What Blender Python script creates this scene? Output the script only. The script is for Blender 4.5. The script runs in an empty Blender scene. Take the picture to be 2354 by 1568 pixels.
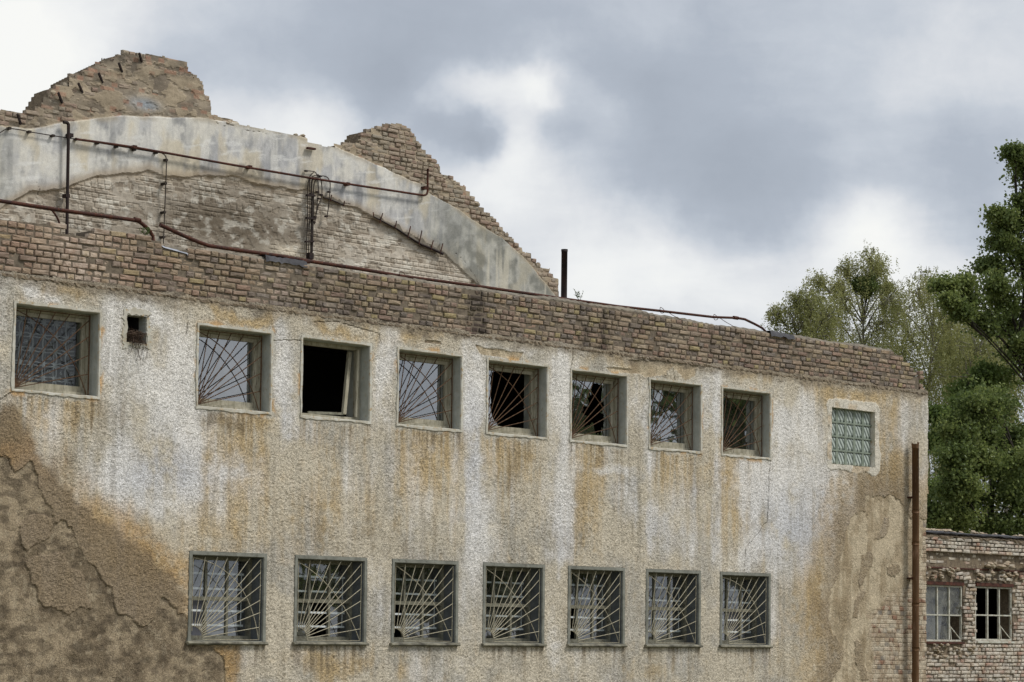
import bpy, math, random
import numpy as np
from mathutils import Matrix, Vector

rnd = random.Random(7)
scene = bpy.context.scene
col = scene.collection

# ------------------------------------------------------------------ camera
# distances and directions were measured from the photograph: the facade is the plane y = 0,
# X runs along it to the right, the camera stands 25.5 m in front of it at eye height
FOC = 5700.0; PX, PY = 1177.0, 1054.0; IW, IH = 2354.0, 1568.0
_n = lambda v: v / np.linalg.norm(v)
AX = _n(np.array([5713.0, -(1520 - PY), -FOC]))
AZ = np.array([853.0, 79000 + PY, -FOC]); AZ = _n(AZ - AX * AZ.dot(AX))
AY = np.cross(AZ, AX)
MW = np.array([AX, AY, AZ])
CAM = np.array([-16.7156, -25.5405, 1.6])
cam_d = bpy.data.cameras.new('camera'); cam = bpy.data.objects.new('camera', cam_d); col.objects.link(cam)
cam_d.sensor_width = 36; cam_d.lens = FOC / IW * 36
cam_d.shift_y = (PY - IH / 2) / IW
cam_d.clip_start = 0.5; cam_d.clip_end = 3000
mw = Matrix([list(MW[0]) + [CAM[0]], list(MW[1]) + [CAM[1]], list(MW[2]) + [CAM[2]], [0, 0, 0, 1]])
cam.matrix_world = mw
scene.camera = cam

def ray(x, y):
    return MW @ np.array([(x - PX) / FOC, (PY - y) / FOC, -1.0])
def P(x, y, yy=0.0):
    """point of the vertical plane y = yy measured at a place of the photograph"""
    r = ray(x, y); t = (yy - CAM[1]) / r[1]
    return CAM + r * t
def UZ(pts, yy=0.0):
    return np.array([[P(a, b, yy)[0], P(a, b, yy)[2]] for a, b in pts])

# ------------------------------------------------------------------ node helper
class NT:
    def __init__(s, tree): s.t = tree; s.n = tree.nodes; s.l = tree.links
    def node(s, typ, **kw):
        nd = s.n.new(typ)
        for k, v in kw.items(): setattr(nd, k, v)
        return nd
    def put(s, sock, v):
        if isinstance(v, bpy.types.NodeSocket): s.l.new(v, sock)
        else: sock.default_value = v
    def math(s, op, a, b=0.0, clamp=False):
        nd = s.node('ShaderNodeMath', operation=op, use_clamp=clamp); s.put(nd.inputs[0], a); s.put(nd.inputs[1], b); return nd.outputs[0]
    def mix(s, f, a, b, blend='MIX'):
        nd = s.node('ShaderNodeMix', data_type='RGBA', blend_type=blend); s.put(nd.inputs[0], f)
        s.put(nd.inputs[6], a if isinstance(a, bpy.types.NodeSocket) else (*a, 1)); s.put(nd.inputs[7], b if isinstance(b, bpy.types.NodeSocket) else (*b, 1)); return nd.outputs[2]
    def noise(s, vec, scale, detail=4, rough=0.55, out=0, dist=0.0):
        nd = s.node('ShaderNodeTexNoise'); s.put(nd.inputs['Vector'], vec); nd.inputs['Scale'].default_value = scale
        nd.inputs['Detail'].default_value = detail; nd.inputs['Roughness'].default_value = rough; nd.inputs['Distortion'].default_value = dist; return nd.outputs[out]
    def ramp(s, f, stops):
        nd = s.node('ShaderNodeValToRGB'); e = nd.color_ramp.elements
        while len(e) > 1: e.remove(e[-1])
        e[0].position = stops[0][0]; e[0].color = (*stops[0][1], 1)
        for p, c in stops[1:]:
            k = e.new(p); k.color = (*c, 1)
        s.put(nd.inputs[0], f); return nd.outputs[0]
    def mapr(s, v, a, b, c=0.0, d=1.0):
        nd = s.node('ShaderNodeMapRange'); s.put(nd.inputs[0], v)
        for i, q in enumerate((a, b, c, d)): nd.inputs[i + 1].default_value = q
        return nd.outputs[0]

def lin(r, g, b, k=1.0):
    f = lambda c: (c / 12.92 if c <= 0.04045 else ((c + 0.055) / 1.055) ** 2.4) * k
    return (f(r / 255), f(g / 255), f(b / 255))

# ------------------------------------------------------------------ sky, sun, exposure
SUN_EL, SUN_AZ = math.radians(52), math.radians(-52)          # azimuth from +X towards -Y: high on the right, in front of the facade
sun_dir = Vector((math.cos(SUN_EL) * math.cos(SUN_AZ), math.cos(SUN_EL) * math.sin(SUN_AZ), math.sin(SUN_EL)))
world = bpy.data.worlds.new('World'); scene.world = world; world.use_nodes = True
w = NT(world.node_tree); w.n.clear()
sky = w.node('ShaderNodeTexSky', sky_type='NISHITA', sun_disc=False)
sky.sun_elevation = SUN_EL; sky.sun_rotation = math.atan2(sun_dir.x, sun_dir.y)
tc = w.node('ShaderNodeTexCoord'); D = tc.outputs['Generated']
sep = w.node('ShaderNodeSeparateXYZ'); w.l.new(D, sep.inputs[0])
# cloud layer coordinates: a flat layer overhead, so that clouds shrink towards the horizon
up = w.math('ADD', w.math('MAXIMUM', sep.outputs[2], 0.0), 0.16)
cmb = w.node('ShaderNodeCombineXYZ')
w.put(cmb.inputs[0], w.math('DIVIDE', sep.outputs[0], up)); w.put(cmb.inputs[1], w.math('DIVIDE', sep.outputs[1], up)); cmb.inputs[2].default_value = 0.3
n_big = w.noise(cmb.outputs[0], 1.1, 5, 0.5)
n_fine = w.noise(cmb.outputs[0], 4.0, 7, 0.55, dist=0.25)
wn = w.node('ShaderNodeTexNoise'); w.l.new(D, wn.inputs['Vector']); wn.inputs['Scale'].default_value = 14; wn.inputs['Detail'].default_value = 5; wn.inputs['Roughness'].default_value = 0.6
warp = w.node('ShaderNodeVectorMath', operation='MULTIPLY_ADD'); w.l.new(wn.outputs['Color'], warp.inputs[0]); warp.inputs[1].default_value = (0.045,) * 3; warp.inputs[2].default_value = (-0.0225,) * 3
dv = w.node('ShaderNodeVectorMath', operation='ADD'); w.l.new(D, dv.inputs[0]); w.l.new(warp.outputs[0], dv.inputs[1])
dn = w.node('ShaderNodeVectorMath', operation='NORMALIZE'); w.l.new(dv.outputs[0], dn.inputs[0])
val = w.math('ADD', w.math('MULTIPLY', w.math('SUBTRACT', n_big, 0.5), 0.45), 0.50)
val = w.math('ADD', val, w.math('MULTIPLY', w.math('SUBTRACT', n_fine, 0.5), 0.50))
# the cloud masses of the photograph: (place, angular radius in px, weight); bright gaps +, dark bellies -
CLOUDS = [(40, 70, 190, .60), (60, 220, 120, .45), (10, 160, 80, .3), (330, 60, 130, .10), (620, 285, 90, .45), (740, 300, 90, .45), (500, 240, 60, .25),
          (980, 215, 60, .45), (1060, 222, 50, .40), (1130, 210, 50, .45), (1215, 185, 45, .62), (1240, 215, 40, .3), (1150, 340, 55, .30), (1120, 410, 80, .30), (1080, 460, 60, .22), (1240, 450, 90, .22),
          (1400, 600, 110, .30), (1290, 640, 80, .30), (1480, 540, 110, .22), (1370, 270, 60, .28), (2060, 610, 120, .62), (1900, 560, 90, .35), (1720, 670, 90, .30), (1560, 640, 90, .22), (2000, 520, 60, .2),
          (2300, 200, 90, .12), (2100, 230, 80, .14), (1040, 300, 45, -.42), (1090, 340, 36, -.45), (960, 290, 36, -.25), (820, 110, 170, -.26), (560, 160, 110, -.20), (1000, 90, 140, -.22), (860, 210, 60, -.2),
          (1280, 310, 50, -.22), (1480, 340, 100, -.28), (1600, 110, 170, -.20), (1850, 400, 140, -.30), (1680, 440, 110, -.24), (1400, 400, 80, -.08), (2150, 330, 130, -.20), (1460, 190, 70, -.18),
          (2230, 90, 150, -.05), (1250, 60, 120, -.16), (330, 190, 100, -.12), (2250, 430, 90, -.18), (1440, 635, 40, -.10)]
n_d = w.noise(dn.outputs[0], 11.0, 8, 0.62)
val = w.math('ADD', val, w.math('MULTIPLY', w.math('SUBTRACT', n_d, 0.5), 0.55))
for x, y, r, wt in CLOUDS:
    d = _n(ray(x, y)); k = (FOC / r) ** 2
    dt = w.node('ShaderNodeVectorMath', operation='DOT_PRODUCT'); w.l.new(dn.outputs[0], dt.inputs[0]); dt.inputs[1].default_value = tuple(d)
    g = w.math('EXPONENT', w.math('MULTIPLY', w.math('SUBTRACT', dt.outputs['Value'], 1.0), k))
    val = w.math('ADD', val, w.math('MULTIPLY', g, wt * (.66 if wt > 0 else .95)))
cloud = w.ramp(val, [(0.0, lin(131, 137, 146)), (0.25, lin(140, 146, 155)), (0.43, lin(156, 161, 168)), (0.62, lin(176, 178, 181)), (0.80, lin(190, 191, 191)), (1.0, lin(199, 199, 196))])
skyc = w.mix(1.0, sky.outputs[0], (0.10, 0.10, 0.10), 'MULTIPLY')
tot = w.mix(0.96, skyc, cloud)
bg = w.node('ShaderNodeBackground'); w.l.new(tot, bg.inputs[0]); bg.inputs[1].default_value = 1.0
wo = w.node('ShaderNodeOutputWorld'); w.l.new(bg.outputs[0], wo.inputs[0])
sd = bpy.data.lights.new('sun', 'SUN'); sd.energy = 1.5; sd.angle = math.radians(14); sd.color = (1.0, 0.96, 0.9)
so = bpy.data.objects.new('sun', sd); col.objects.link(so); so.rotation_euler = sun_dir.to_track_quat('Z', 'Y').to_euler(); so.location = (0, -20, 40)
vs = scene.view_settings
scene.display_settings.display_device = 'sRGB'; vs.view_transform = 'Standard'; vs.look = 'None'; vs.gamma = 1; vs.use_curve_mapping = False; vs.exposure = 0.75
scene.cycles.max_bounces = 6; scene.cycles.transparent_max_bounces = 12

# ------------------------------------------------------------------ numpy noise
_tab = np.random.RandomState(3).rand(64, 256, 256).astype(np.float32)
def vn(x, y, seed=0):
    t = _tab[seed % 64]
    xi = np.floor(x).astype(np.int64); yi = np.floor(y).astype(np.int64)
    fx = x - xi; fy = y - yi; fx = fx * fx * (3 - 2 * fx); fy = fy * fy * (3 - 2 * fy)
    a = t[xi & 255, yi & 255]; b = t[(xi + 1) & 255, yi & 255]; c = t[xi & 255, (yi + 1) & 255]; d = t[(xi + 1) & 255, (yi + 1) & 255]
    return (a * (1 - fx) + b * fx) * (1 - fy) + (c * (1 - fx) + d * fx) * fy
def fbm(x, y, seed=0, o=4, g=0.5):
    s = 0; a = 1; tot = 0
    for i in range(o):
        s = s + a * vn(x * 2 ** i + 17.3 * i, y * 2 ** i + 9.1 * i, seed + i); tot += a; a *= g
    return s / tot
def sst(a, b, x):
    t = np.clip((x - a) / (b - a), 0, 1); return t * t * (3 - 2 * t)
def poly_sd(U, Z, poly):
    """signed distance to a polygon, positive inside"""
    poly = np.asarray(poly); n = len(poly); d = np.full(U.shape, 1e9); ins = np.zeros(U.shape, bool)
    for i in range(n):
        a = poly[i]; b = poly[(i + 1) % n]; e = b - a
        t = np.clip(((U - a[0]) * e[0] + (Z - a[1]) * e[1]) / (e @ e + 1e-12), 0, 1)
        d = np.minimum(d, (U - a[0] - t * e[0]) ** 2 + (Z - a[1] - t * e[1]) ** 2)
        c = ((a[1] > Z) != (b[1] > Z)) & (U < e[0] * (Z - a[1]) / (e[1] + 1e-12) + a[0]); ins ^= c
    return np.where(ins, 1, -1) * np.sqrt(d)
def line_d(U, Z, pts):
    pts = np.asarray(pts); d = np.full(U.shape, 1e9)
    for i in range(len(pts) - 1):
        a = pts[i]; e = pts[i + 1] - a
        t = np.clip(((U - a[0]) * e[0] + (Z - a[1]) * e[1]) / (e @ e + 1e-12), 0, 1)
        d = np.minimum(d, (U - a[0] - t * e[0]) ** 2 + (Z - a[1] - t * e[1]) ** 2)
    return np.sqrt(d)
def brick_relief(U, Z, seed=5, ch=0.0775):
    """height 0..1 of bricks over their joints, and a random value per brick"""
    row = np.floor(Z / ch); fz = Z / ch - row
    hdr = (row.astype(np.int64) % 3) != 0
    L = np.where(hdr, 0.13, 0.26)
    off = vn(row * 1.7, row * 0 + 3.3, seed) * 0.26
    c = np.floor((U + off) / L); fu = (U + off) / L - c
    e = np.minimum(np.minimum(fu, 1 - fu) * L, np.minimum(fz, 1 - fz) * ch)
    r = _tab[seed % 64][(c.astype(np.int64) * 7 + row.astype(np.int64) * 31) & 255, (row.astype(np.int64) * 13 + 5) & 255]
    return sst(0.003, 0.012, e), r

# ------------------------------------------------------------------ object helpers
def link(name, me, parent=None, mat=None, kind=None):
    o = bpy.data.objects.new(name, me); col.objects.link(o)
    if parent is not None: o.parent = parent
    if mat is not None and me is not None and len(me.materials) == 0: me.materials.append(mat)
    if kind: o['kind'] = kind
    return o
def tag(o, label, cat, group=None, kind=None):
    o['label'] = label; o['category'] = cat
    if group: o['group'] = group
    if kind: o['kind'] = kind
    return o
def thing(name, label, cat, loc=(0, 0, 0), group=None):
    o = bpy.data.objects.new(name, None); col.objects.link(o); o.location = loc; o.empty_display_size = 0.2
    return tag(o, label, cat, group)
def np_mesh(name, V, Fq, cols=None, smooth=False, attrs=None):
    V = np.asarray(V, np.float32); Fq = np.asarray(Fq, np.int32); k = Fq.shape[1]
    me = bpy.data.meshes.new(name); me.vertices.add(len(V)); me.vertices.foreach_set('co', V.ravel())
    me.loops.add(Fq.size); me.loops.foreach_set('vertex_index', Fq.ravel()); me.polygons.add(len(Fq))
    me.polygons.foreach_set('loop_start', np.arange(0, Fq.size, k, dtype=np.int32))
    me.polygons.foreach_set('use_smooth', np.full(len(Fq), smooth))
    if cols is not None:
        a = me.color_attributes.new('col', 'FLOAT_COLOR', 'POINT')
        c4 = np.ones((len(V), 4), np.float32); c4[:, :3] = cols; a.data.foreach_set('color', c4.ravel())
    for nm, arr in (attrs or {}).items():
        a = me.attributes.new(nm, 'FLOAT', 'POINT'); a.data.foreach_set('value', np.asarray(arr, np.float32))
    me.update(calc_edges=True); me.validate(); return me
class MB:
    def __init__(s): s.v = []; s.f = []
    def quad(s, *p):
        n = len(s.v); s.v += [tuple(q) for q in p]; s.f.append(tuple(range(n, n + len(p)))); return s
    def box(s, x0, x1, y0, y1, z0, z1):
        n = len(s.v); s.v += [(x, y, z) for x in (x0, x1) for y in (y0, y1) for z in (z0, z1)]
        for f in ((0, 1, 3, 2), (4, 6, 7, 5), (0, 4, 5, 1), (2, 3, 7, 6), (0, 2, 6, 4), (1, 5, 7, 3)): s.f.append(tuple(n + i for i in f))
        return s
    def beam(s, a, b, wx, wy):
        """bar of section wx by wy (wy along world y) from a to b in an x-z plane"""
        a = np.array(a, float); b = np.array(b, float); d = _n(b - a); yv = np.array([0, 1.0, 0])
        if abs(d[1]) > 0.99: yv = np.array([0, 0, 1.0])
        q = _n(np.cross(d, yv)) * wx / 2; yv = _n(np.cross(q, d)) * wy / 2
        n = len(s.v)
        for p in (a, b):
            for i, j in ((-1, -1), (1, -1), (1, 1), (-1, 1)): s.v.append(tuple(p + q * i + yv * j))
        for f in ((0, 1, 2, 3), (7, 6, 5, 4), (0, 4, 5, 1), (1, 5, 6, 2), (2, 6, 7, 3), (3, 7, 4, 0)): s.f.append(tuple(n + i for i in f))
        return s
    def tube(s, pts, r, n=8, caps=True):
        pts = [np.array(p, float) for p in pts]; rs = r if hasattr(r, '__len__') else [r] * len(pts)
        base = len(s.v); up_ = None
        for i, p in enumerate(pts):
            d = _n((pts[min(i + 1, len(pts) - 1)] - pts[max(i - 1, 0)]) + 1e-9)
            if up_ is None:
                up_ = np.cross(d, np.array([0, 0, 1.0]) if abs(d[2]) < 0.9 else np.array([1.0, 0, 0]))
            up_ = _n(up_ - d * up_.dot(d)); q = np.cross(d, up_)
            for k in range(n):
                a = 2 * math.pi * k / n; s.v.append(tuple(p + (up_ * math.cos(a) + q * math.sin(a)) * rs[i]))
        for i in range(len(pts) - 1):
            for k in range(n):
                a = base + i * n + k; b = base + i * n + (k + 1) % n; s.f.append((a, b, b + n, a + n))
        if caps:
            s.f.append(tuple(base + k for k in range(n))); e = base + (len(pts) - 1) * n; s.f.append(tuple(e + k for k in reversed(range(n))))
        return s
    def mesh(s, name, smooth=False):
        me = bpy.data.meshes.new(name); me.from_pydata([tuple(map(float, q)) for q in s.v], [], s.f); me.update()
        if smooth: me.polygons.foreach_set('use_smooth', np.ones(len(me.polygons), bool))
        return me
    def build(s, name, mat, parent=None, smooth=False, kind=None):
        return link(name, s.mesh(name, smooth), parent, mat, kind)

# ------------------------------------------------------------------ materials
def new_mat(name):
    m = bpy.data.materials.new(name); m.use_nodes = True; t = NT(m.node_tree); b = t.n['Principled BSDF']; return m, t, b
def pos(t): return t.node('ShaderNodeNewGeometry').outputs['Position']
def bump(t, b, h, strength=0.5, dist=0.01):
    bp = t.node('ShaderNodeBump'); bp.inputs['Strength'].default_value = strength; bp.inputs['Distance'].default_value = dist
    t.put(bp.inputs['Height'], h); t.l.new(bp.outputs[0], b.inputs['Normal'])
def plaster_mat(name, amp=0.35, sc=70, rough=False):
    m, t, b = new_mat(name); p = pos(t)
    a = t.node('ShaderNodeVertexColor', layer_name='col').outputs[0]
    n1 = t.noise(p, sc, 2, 0.6); n2 = t.noise(p, sc * 0.33, 3, 0.6)
    k = t.math('ADD', t.mapr(n1, 0.3, 0.7, 1 - amp, 1 + amp * 0.6), t.mapr(n2, 0.3, 0.7, -0.07, 0.07))
    if rough:
        vo = t.node('ShaderNodeTexVoronoi', feature='F1'); t.l.new(p, vo.inputs['Vector']); vo.inputs['Scale'].default_value = 78; vo.inputs['Randomness'].default_value = 1.0
        gap = t.mapr(vo.outputs['Distance'], 0.40, 0.80, 1.0, 0.46); dens = t.mapr(t.noise(p, 2.3, 4, .6), 0.35, 0.65, 0.35, 1.0)
        gap = t.math('ADD', t.math('MULTIPLY', gap, dens), t.math('SUBTRACT', 1.0, dens)); k = t.math('MULTIPLY', k, gap)
        sz = t.node('ShaderNodeTexVoronoi'); t.l.new(p, sz.inputs['Vector']); sz.inputs['Scale'].default_value = 66
        bw = t.node('ShaderNodeSeparateColor'); t.l.new(sz.outputs['Color'], bw.inputs[0]); k = t.math('MULTIPLY', k, t.mapr(bw.outputs[0], 0, 1, 0.84, 1.18))
    mul = t.node('ShaderNodeVectorMath', operation='SCALE'); t.l.new(a, mul.inputs[0]); t.l.new(k, mul.inputs['Scale'])
    t.l.new(mul.outputs[0], b.inputs['Base Color']); b.inputs['Roughness'].default_value = 0.95; b.inputs['Specular IOR Level'].default_value = 0.2
    bump(t, b, t.math('SUBTRACT', n1, t.math('MULTIPLY', vo.outputs['Distance'], 0.8)) if rough else n1, 0.55 if rough else 0.7, 0.008 if rough else 0.006); return m
M = {}
M['plaster'] = plaster_mat('rough_plaster', 0.34, 75, True)
M['render'] = plaster_mat('old_render', 0.12, 60)
def mottled(name, c1, c2, scale=8, rough=0.85, bs=0.3, metal=0.0, c3=None, vert=False):
    m, t, b = new_mat(name); p = pos(t)
    if vert:
        mp = t.node('ShaderNodeMapping'); mp.inputs['Scale'].default_value = (1, 1, 0.2); t.l.new(p, mp.inputs[0]); p = mp.outputs[0]
    n = t.noise(p, scale, 6, 0.65); c = t.mix(t.mapr(n, 0.35, 0.65), c1, c2)
    if c3:
        n3 = t.noise(p, scale * 2.7, 5, 0.7); c = t.mix(t.mapr(n3, 0.55, 0.68), c, c3)
    t.l.new(c, b.inputs['Base Color']); b.inputs['Roughness'].default_value = rough; b.inputs['Metallic'].default_value = metal
    b.inputs['Specular IOR Level'].default_value = 0.25
    bump(t, b, t.noise(p, scale * 5, 4, 0.6), bs, 0.004); return m
M['rust'] = mottled('rusty_steel', lin(78, 42, 28), lin(52, 32, 28), 9, 0.75, 0.5, c3=lin(110, 66, 44))
M['rust_pipe'] = mottled('rusty_downpipe', lin(104, 76, 48), lin(80, 58, 40), 5, 0.8, 0.3, c3=lin(132, 104, 82), vert=True)
M['black_iron'] = mottled('blackened_iron', lin(34, 28, 28), lin(52, 38, 34), 12, 0.7, 0.4)
M['cable'] = mottled('dark_cable', lin(38, 34, 32), lin(66, 56, 48), 30, 0.7, 0.2)
M['grille_rust'] = mottled('rusted_grille', lin(96, 70, 48), lin(66, 48, 36), 20, 0.8, 0.4, c3=lin(140, 118, 90))
M['grille_cream'] = mottled('cream_grille', lin(190, 184, 162), lin(154, 146, 124), 22, 0.7, 0.2, c3=lin(104, 78, 50))
M['wood'] = mottled('weathered_window_wood', lin(184, 178, 160), lin(146, 140, 120), 14, 0.85, 0.4, c3=lin(92, 84, 70), vert=True)
M['wood_old'] = mottled('grey_window_wood', lin(142, 140, 124), lin(108, 106, 92), 14, 0.85, 0.4, c3=lin(80, 62, 46))
M['reveal'] = mottled('grey_reveal_plaster', lin(186, 188, 180), lin(162, 164, 156), 5, 0.9, 0.4, c3=lin(166, 158, 140))
M['reveal_low'] = mottled('shade_tinted_reveal', lin(112, 116, 118), lin(88, 92, 94), 5, 0.85, 0.3)  # lower reveals darker than the upper: their shade is put into the colour
M['lip'] = mottled('pale_lip_plaster', lin(206, 204, 194), lin(176, 170, 154), 6, 0.95, 0.8, c3=lin(176, 146, 98))
M['band'] = mottled('grey_painted_band', lin(142, 143, 134), lin(112, 113, 105), 5, 0.9, 0.3, c3=lin(104, 102, 94))
M['sill'] = mottled('weathered_sill', lin(150, 146, 128), lin(70, 68, 60), 6, 0.6, 0.4)
M['whitebar'] = mottled('white_bar', lin(240, 244, 244), lin(214, 220, 220), 10, 0.6, 0.1)
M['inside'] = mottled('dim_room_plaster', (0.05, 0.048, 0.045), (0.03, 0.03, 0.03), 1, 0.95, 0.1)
M['whitewash'] = mottled('whitewash', lin(226, 222, 212), lin(196, 188, 170), 7, 0.95, 0.8, c3=lin(180, 160, 128))
M['concrete'] = mottled('grey_concrete', lin(138, 130, 116), lin(106, 100, 90), 7, 0.95, 0.8, c3=lin(84, 78, 68))
M['tar'] = mottled('tar_felt', lin(52, 52, 56), lin(84, 84, 88), 5, 0.7, 0.5)
M['curtain'] = mottled('grey_curtain', lin(150, 150, 156), lin(128, 128, 136), 2, 0.9, 0.1)
M['twig'] = mottled('dry_twigs', lin(104, 86, 72), lin(62, 50, 44), 20, 0.9, 0.2)
M['bark'] = mottled('dark_bark', lin(62, 56, 48), lin(40, 36, 32), 6, 0.95, 0.6)
M['birch'] = mottled('birch_bark', lin(150, 146, 136), lin(90, 84, 74), 3, 0.9, 0.4, c3=lin(40, 38, 36))
M['metal_white'] = mottled('chalky_metal_frame', lin(206, 206, 196), lin(168, 166, 150), 8, 0.8, 0.3, c3=lin(140, 104, 70))
M['rubble'] = mottled('broken_mortar', lin(186, 174, 152), lin(140, 126, 108), 9, 0.95, 0.9, c3=lin(160, 120, 96))
M['ground'] = mottled('grass_and_dirt', lin(96, 100, 66), lin(112, 102, 80), 0.6, 0.95, 0.5)
M['lintel'] = mottled('rusty_lintel', lin(96, 58, 46), lin(60, 40, 36), 8, 0.85, 0.5)

def brick_mat(name, stops, white=None, wfun=None, mortar=(0.2, 0.18, 0.16)):
    """brick colour by piece; wfun(t, p) may add stains fixed to the wall"""
    m, t, b = new_mat(name); p = pos(t)
    at = t.node('ShaderNodeAttribute', attribute_name='rnd').outputs['Fac']
    oi = t.node('ShaderNodeObjectInfo').outputs['Random']
    r = t.math('FRACT', t.math('ADD', at, t.math('MULTIPLY', oi, 7.31)))
    nd = t.node('ShaderNodeValToRGB'); e = nd.color_ramp.elements; nd.color_ramp.interpolation = 'CONSTANT'
    while len(e) > 1: e.remove(e[-1])
    for i, c in enumerate(stops):
        if i == 0: e[0].position = 0; e[0].color = (*c, 1)
        else: k = e.new(i / len(stops)); k.color = (*c, 1)
    t.l.new(r, nd.inputs[0]); c = nd.outputs[0]
    n1 = t.noise(p, 26, 5, 0.65); n2 = t.noise(p, 80, 3, 0.6)
    sc = t.node('ShaderNodeVectorMath', operation='SCALE'); t.l.new(c, sc.inputs[0]); t.l.new(t.math('ADD', t.mapr(n1, 0.3, 0.7, 0.72, 1.18), t.mapr(n2, 0.3, 0.7, -0.12, 0.1)), sc.inputs['Scale']); c = sc.outputs[0]
    if wfun: c = wfun(t, p, c, n1)
    t.l.new(c, b.inputs['Base Color']); b.inputs['Roughness'].default_value = 0.95; b.inputs['Specular IOR Level'].default_value = 0.2
    bump(t, b, t.math('ADD', n1, n2), 0.7, 0.006); return m
def gaussx(t, x, c, wd):
    d = t.math('DIVIDE', t.math('SUBTRACT', x, c), wd); return t.math('EXPONENT', t.math('MULTIPLY', t.math('MULTIPLY', d, d), -1.0))
def parapet_stain(t, p, c, n1):
    s = t.node('ShaderNodeSeparateXYZ'); t.l.new(p, s.inputs[0]); x = s.outputs[0]
    wv = t.noise(p, 3.0, 4, 0.6); xw = t.math('ADD', x, t.math('MULTIPLY', t.math('SUBTRACT', wv, 0.5), 0.35))
    dark = 0.0
    for px, wd, a in ((1092, .16, 1.5), (1110, .10, .8), (1390, .12, 1.1), (1345, .10, .9), (350, .25, .3), (1720, .15, .35), (700, .5, .35), (800, .25, .3), (1500, .12, .35), (980, .1, .4), (560, .2, .2)):
        dark = t.math('ADD', dark, t.math('MULTIPLY', gaussx(t, xw, P(px, 700)[0], wd), a))
    dk = t.math('MULTIPLY', dark, t.mapr(t.noise(p, 6, 4, .6), 0.32, 0.55), clamp=True)
    c = t.mix(t.math('MULTIPLY', dk, 0.85), c, lin(54, 48, 46))
    wh = t.math('ADD', gaussx(t, xw, P(185, 600)[0], .45), t.math('MULTIPLY', gaussx(t, xw, P(640, 650)[0], .3), .4))
    wh = t.math('MULTIPLY', wh, t.mapr(t.noise(p, 9, 4, .6), 0.35, 0.62), clamp=True)
    c = t.mix(t.math('MULTIPLY', wh, 0.75), c, lin(218, 206, 192))
    lime = t.mapr(t.noise(p, 4.2, 5, .65), 0.55, 0.70)
    c = t.mix(t.math('MULTIPLY', lime, 0.5), c, lin(188, 174, 154))
    pink = t.math('MULTIPLY', gaussx(t, xw, 0.6, 2.2), 0.30); c = t.mix(pink, c, lin(180, 150, 128))
    sm = t.node('ShaderNodeMapping'); sm.inputs['Scale'].default_value = (1, 1, .35); t.l.new(p, sm.inputs[0]); soot = t.mapr(t.noise(sm.outputs[0], 3.3, 6, .7), 0.52, 0.68)
    return t.mix(t.math('MULTIPLY', soot, 0.45), c, lin(84, 76, 68))
M['brick_parapet'] = brick_mat('parapet_brick', [lin(*c, .93) for c in ((154, 141, 124), (146, 130, 112), (160, 141, 122), (153, 138, 113), (140, 125, 110), (155, 135, 119), (163, 149, 114), (134, 124, 115), (158, 138, 116), (144, 123, 110), (170, 153, 132), (134, 121, 108), (152, 137, 121), (160, 144, 123), (124, 113, 104), (158, 134, 118))], wfun=parapet_stain)
def gable_stain(t, p, c, n1):
    k = t.mapr(t.noise(p, 5, 5, .65), 0.40, 0.62); return t.mix(t.math('MULTIPLY', k, 0.55), c, lin(158, 144, 124))
M['brick_gable'] = brick_mat('gable_brick', [lin(*c) for c in ((158, 143, 128), (146, 134, 121), (164, 150, 134), (154, 134, 120), (159, 148, 131), (146, 126, 113), (150, 142, 128), (166, 154, 138))], wfun=gable_stain)
def annex_stain(t, p, c, n1):
    k = t.mapr(t.noise(p, 3.2, 5, .65), 0.38, 0.62); c = t.mix(t.math('MULTIPLY', k, 0.8), c, lin(208, 202, 190))
    d = t.mapr(t.noise(p, 2.1, 4, .6), 0.55, 0.7); return t.mix(t.math('MULTIPLY', d, 0.45), c, lin(92, 84, 78))
M['brick_annex'] = brick_mat('annex_brick', [lin(*c) for c in ((180, 162, 144), (166, 150, 134), (188, 168, 146), (172, 140, 122), (184, 172, 154), (156, 146, 134), (194, 182, 164), (172, 162, 150))], wfun=annex_stain)
M['mortar'] = mottled('dark_mortar', lin(128, 117, 102), lin(92, 83, 72), 12, 0.95, 0.6, c3=lin(130, 120, 104))
M['mortar_pale'] = mottled('pale_mortar', lin(136, 122, 102), lin(96, 84, 72), 10, 0.95, 0.8, c3=lin(160, 148, 128))

def glass_mat(name, refl=0.3, dust=0.12, tint=(0.75, 0.78, 0.78)):
    m = bpy.data.materials.new(name); m.use_nodes = True; t = NT(m.node_tree); t.n.clear(); p = pos(t)
    tr = t.node('ShaderNodeBsdfTransparent'); tr.inputs[0].default_value = (*tint, 1)
    gl = t.node('ShaderNodeBsdfGlossy'); gl.inputs['Roughness'].default_value = 0.015; gl.inputs[0].default_value = (0.93, 0.96, 1.0, 1)
    bp = t.node('ShaderNodeBump'); bp.inputs['Strength'].default_value = 0.25; bp.inputs['Distance'].default_value = 0.01; t.put(bp.inputs['Height'], t.noise(p, 1.4, 2, .5)); t.l.new(bp.outputs[0], gl.inputs['Normal'])
    df = t.node('ShaderNodeBsdfDiffuse'); df.inputs[0].default_value = (*lin(150, 150, 140), 1)
    m1 = t.node('ShaderNodeMixShader'); m1.inputs[0].default_value = refl; t.l.new(tr.outputs[0], m1.inputs[1]); t.l.new(gl.outputs[0], m1.inputs[2])
    m2 = t.node('ShaderNodeMixShader'); t.put(m2.inputs[0], t.math('MULTIPLY', t.mapr(t.noise(p, 5, 6, .7), 0.35, 0.75), dust)); t.l.new(m1.outputs[0], m2.inputs[1]); t.l.new(df.outputs[0], m2.inputs[2])
    o = t.node('ShaderNodeOutputMaterial'); t.l.new(m2.outputs[0], o.inputs[0]); return m
M['glass'] = glass_mat('window_glass', 0.36, 0.14)
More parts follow.
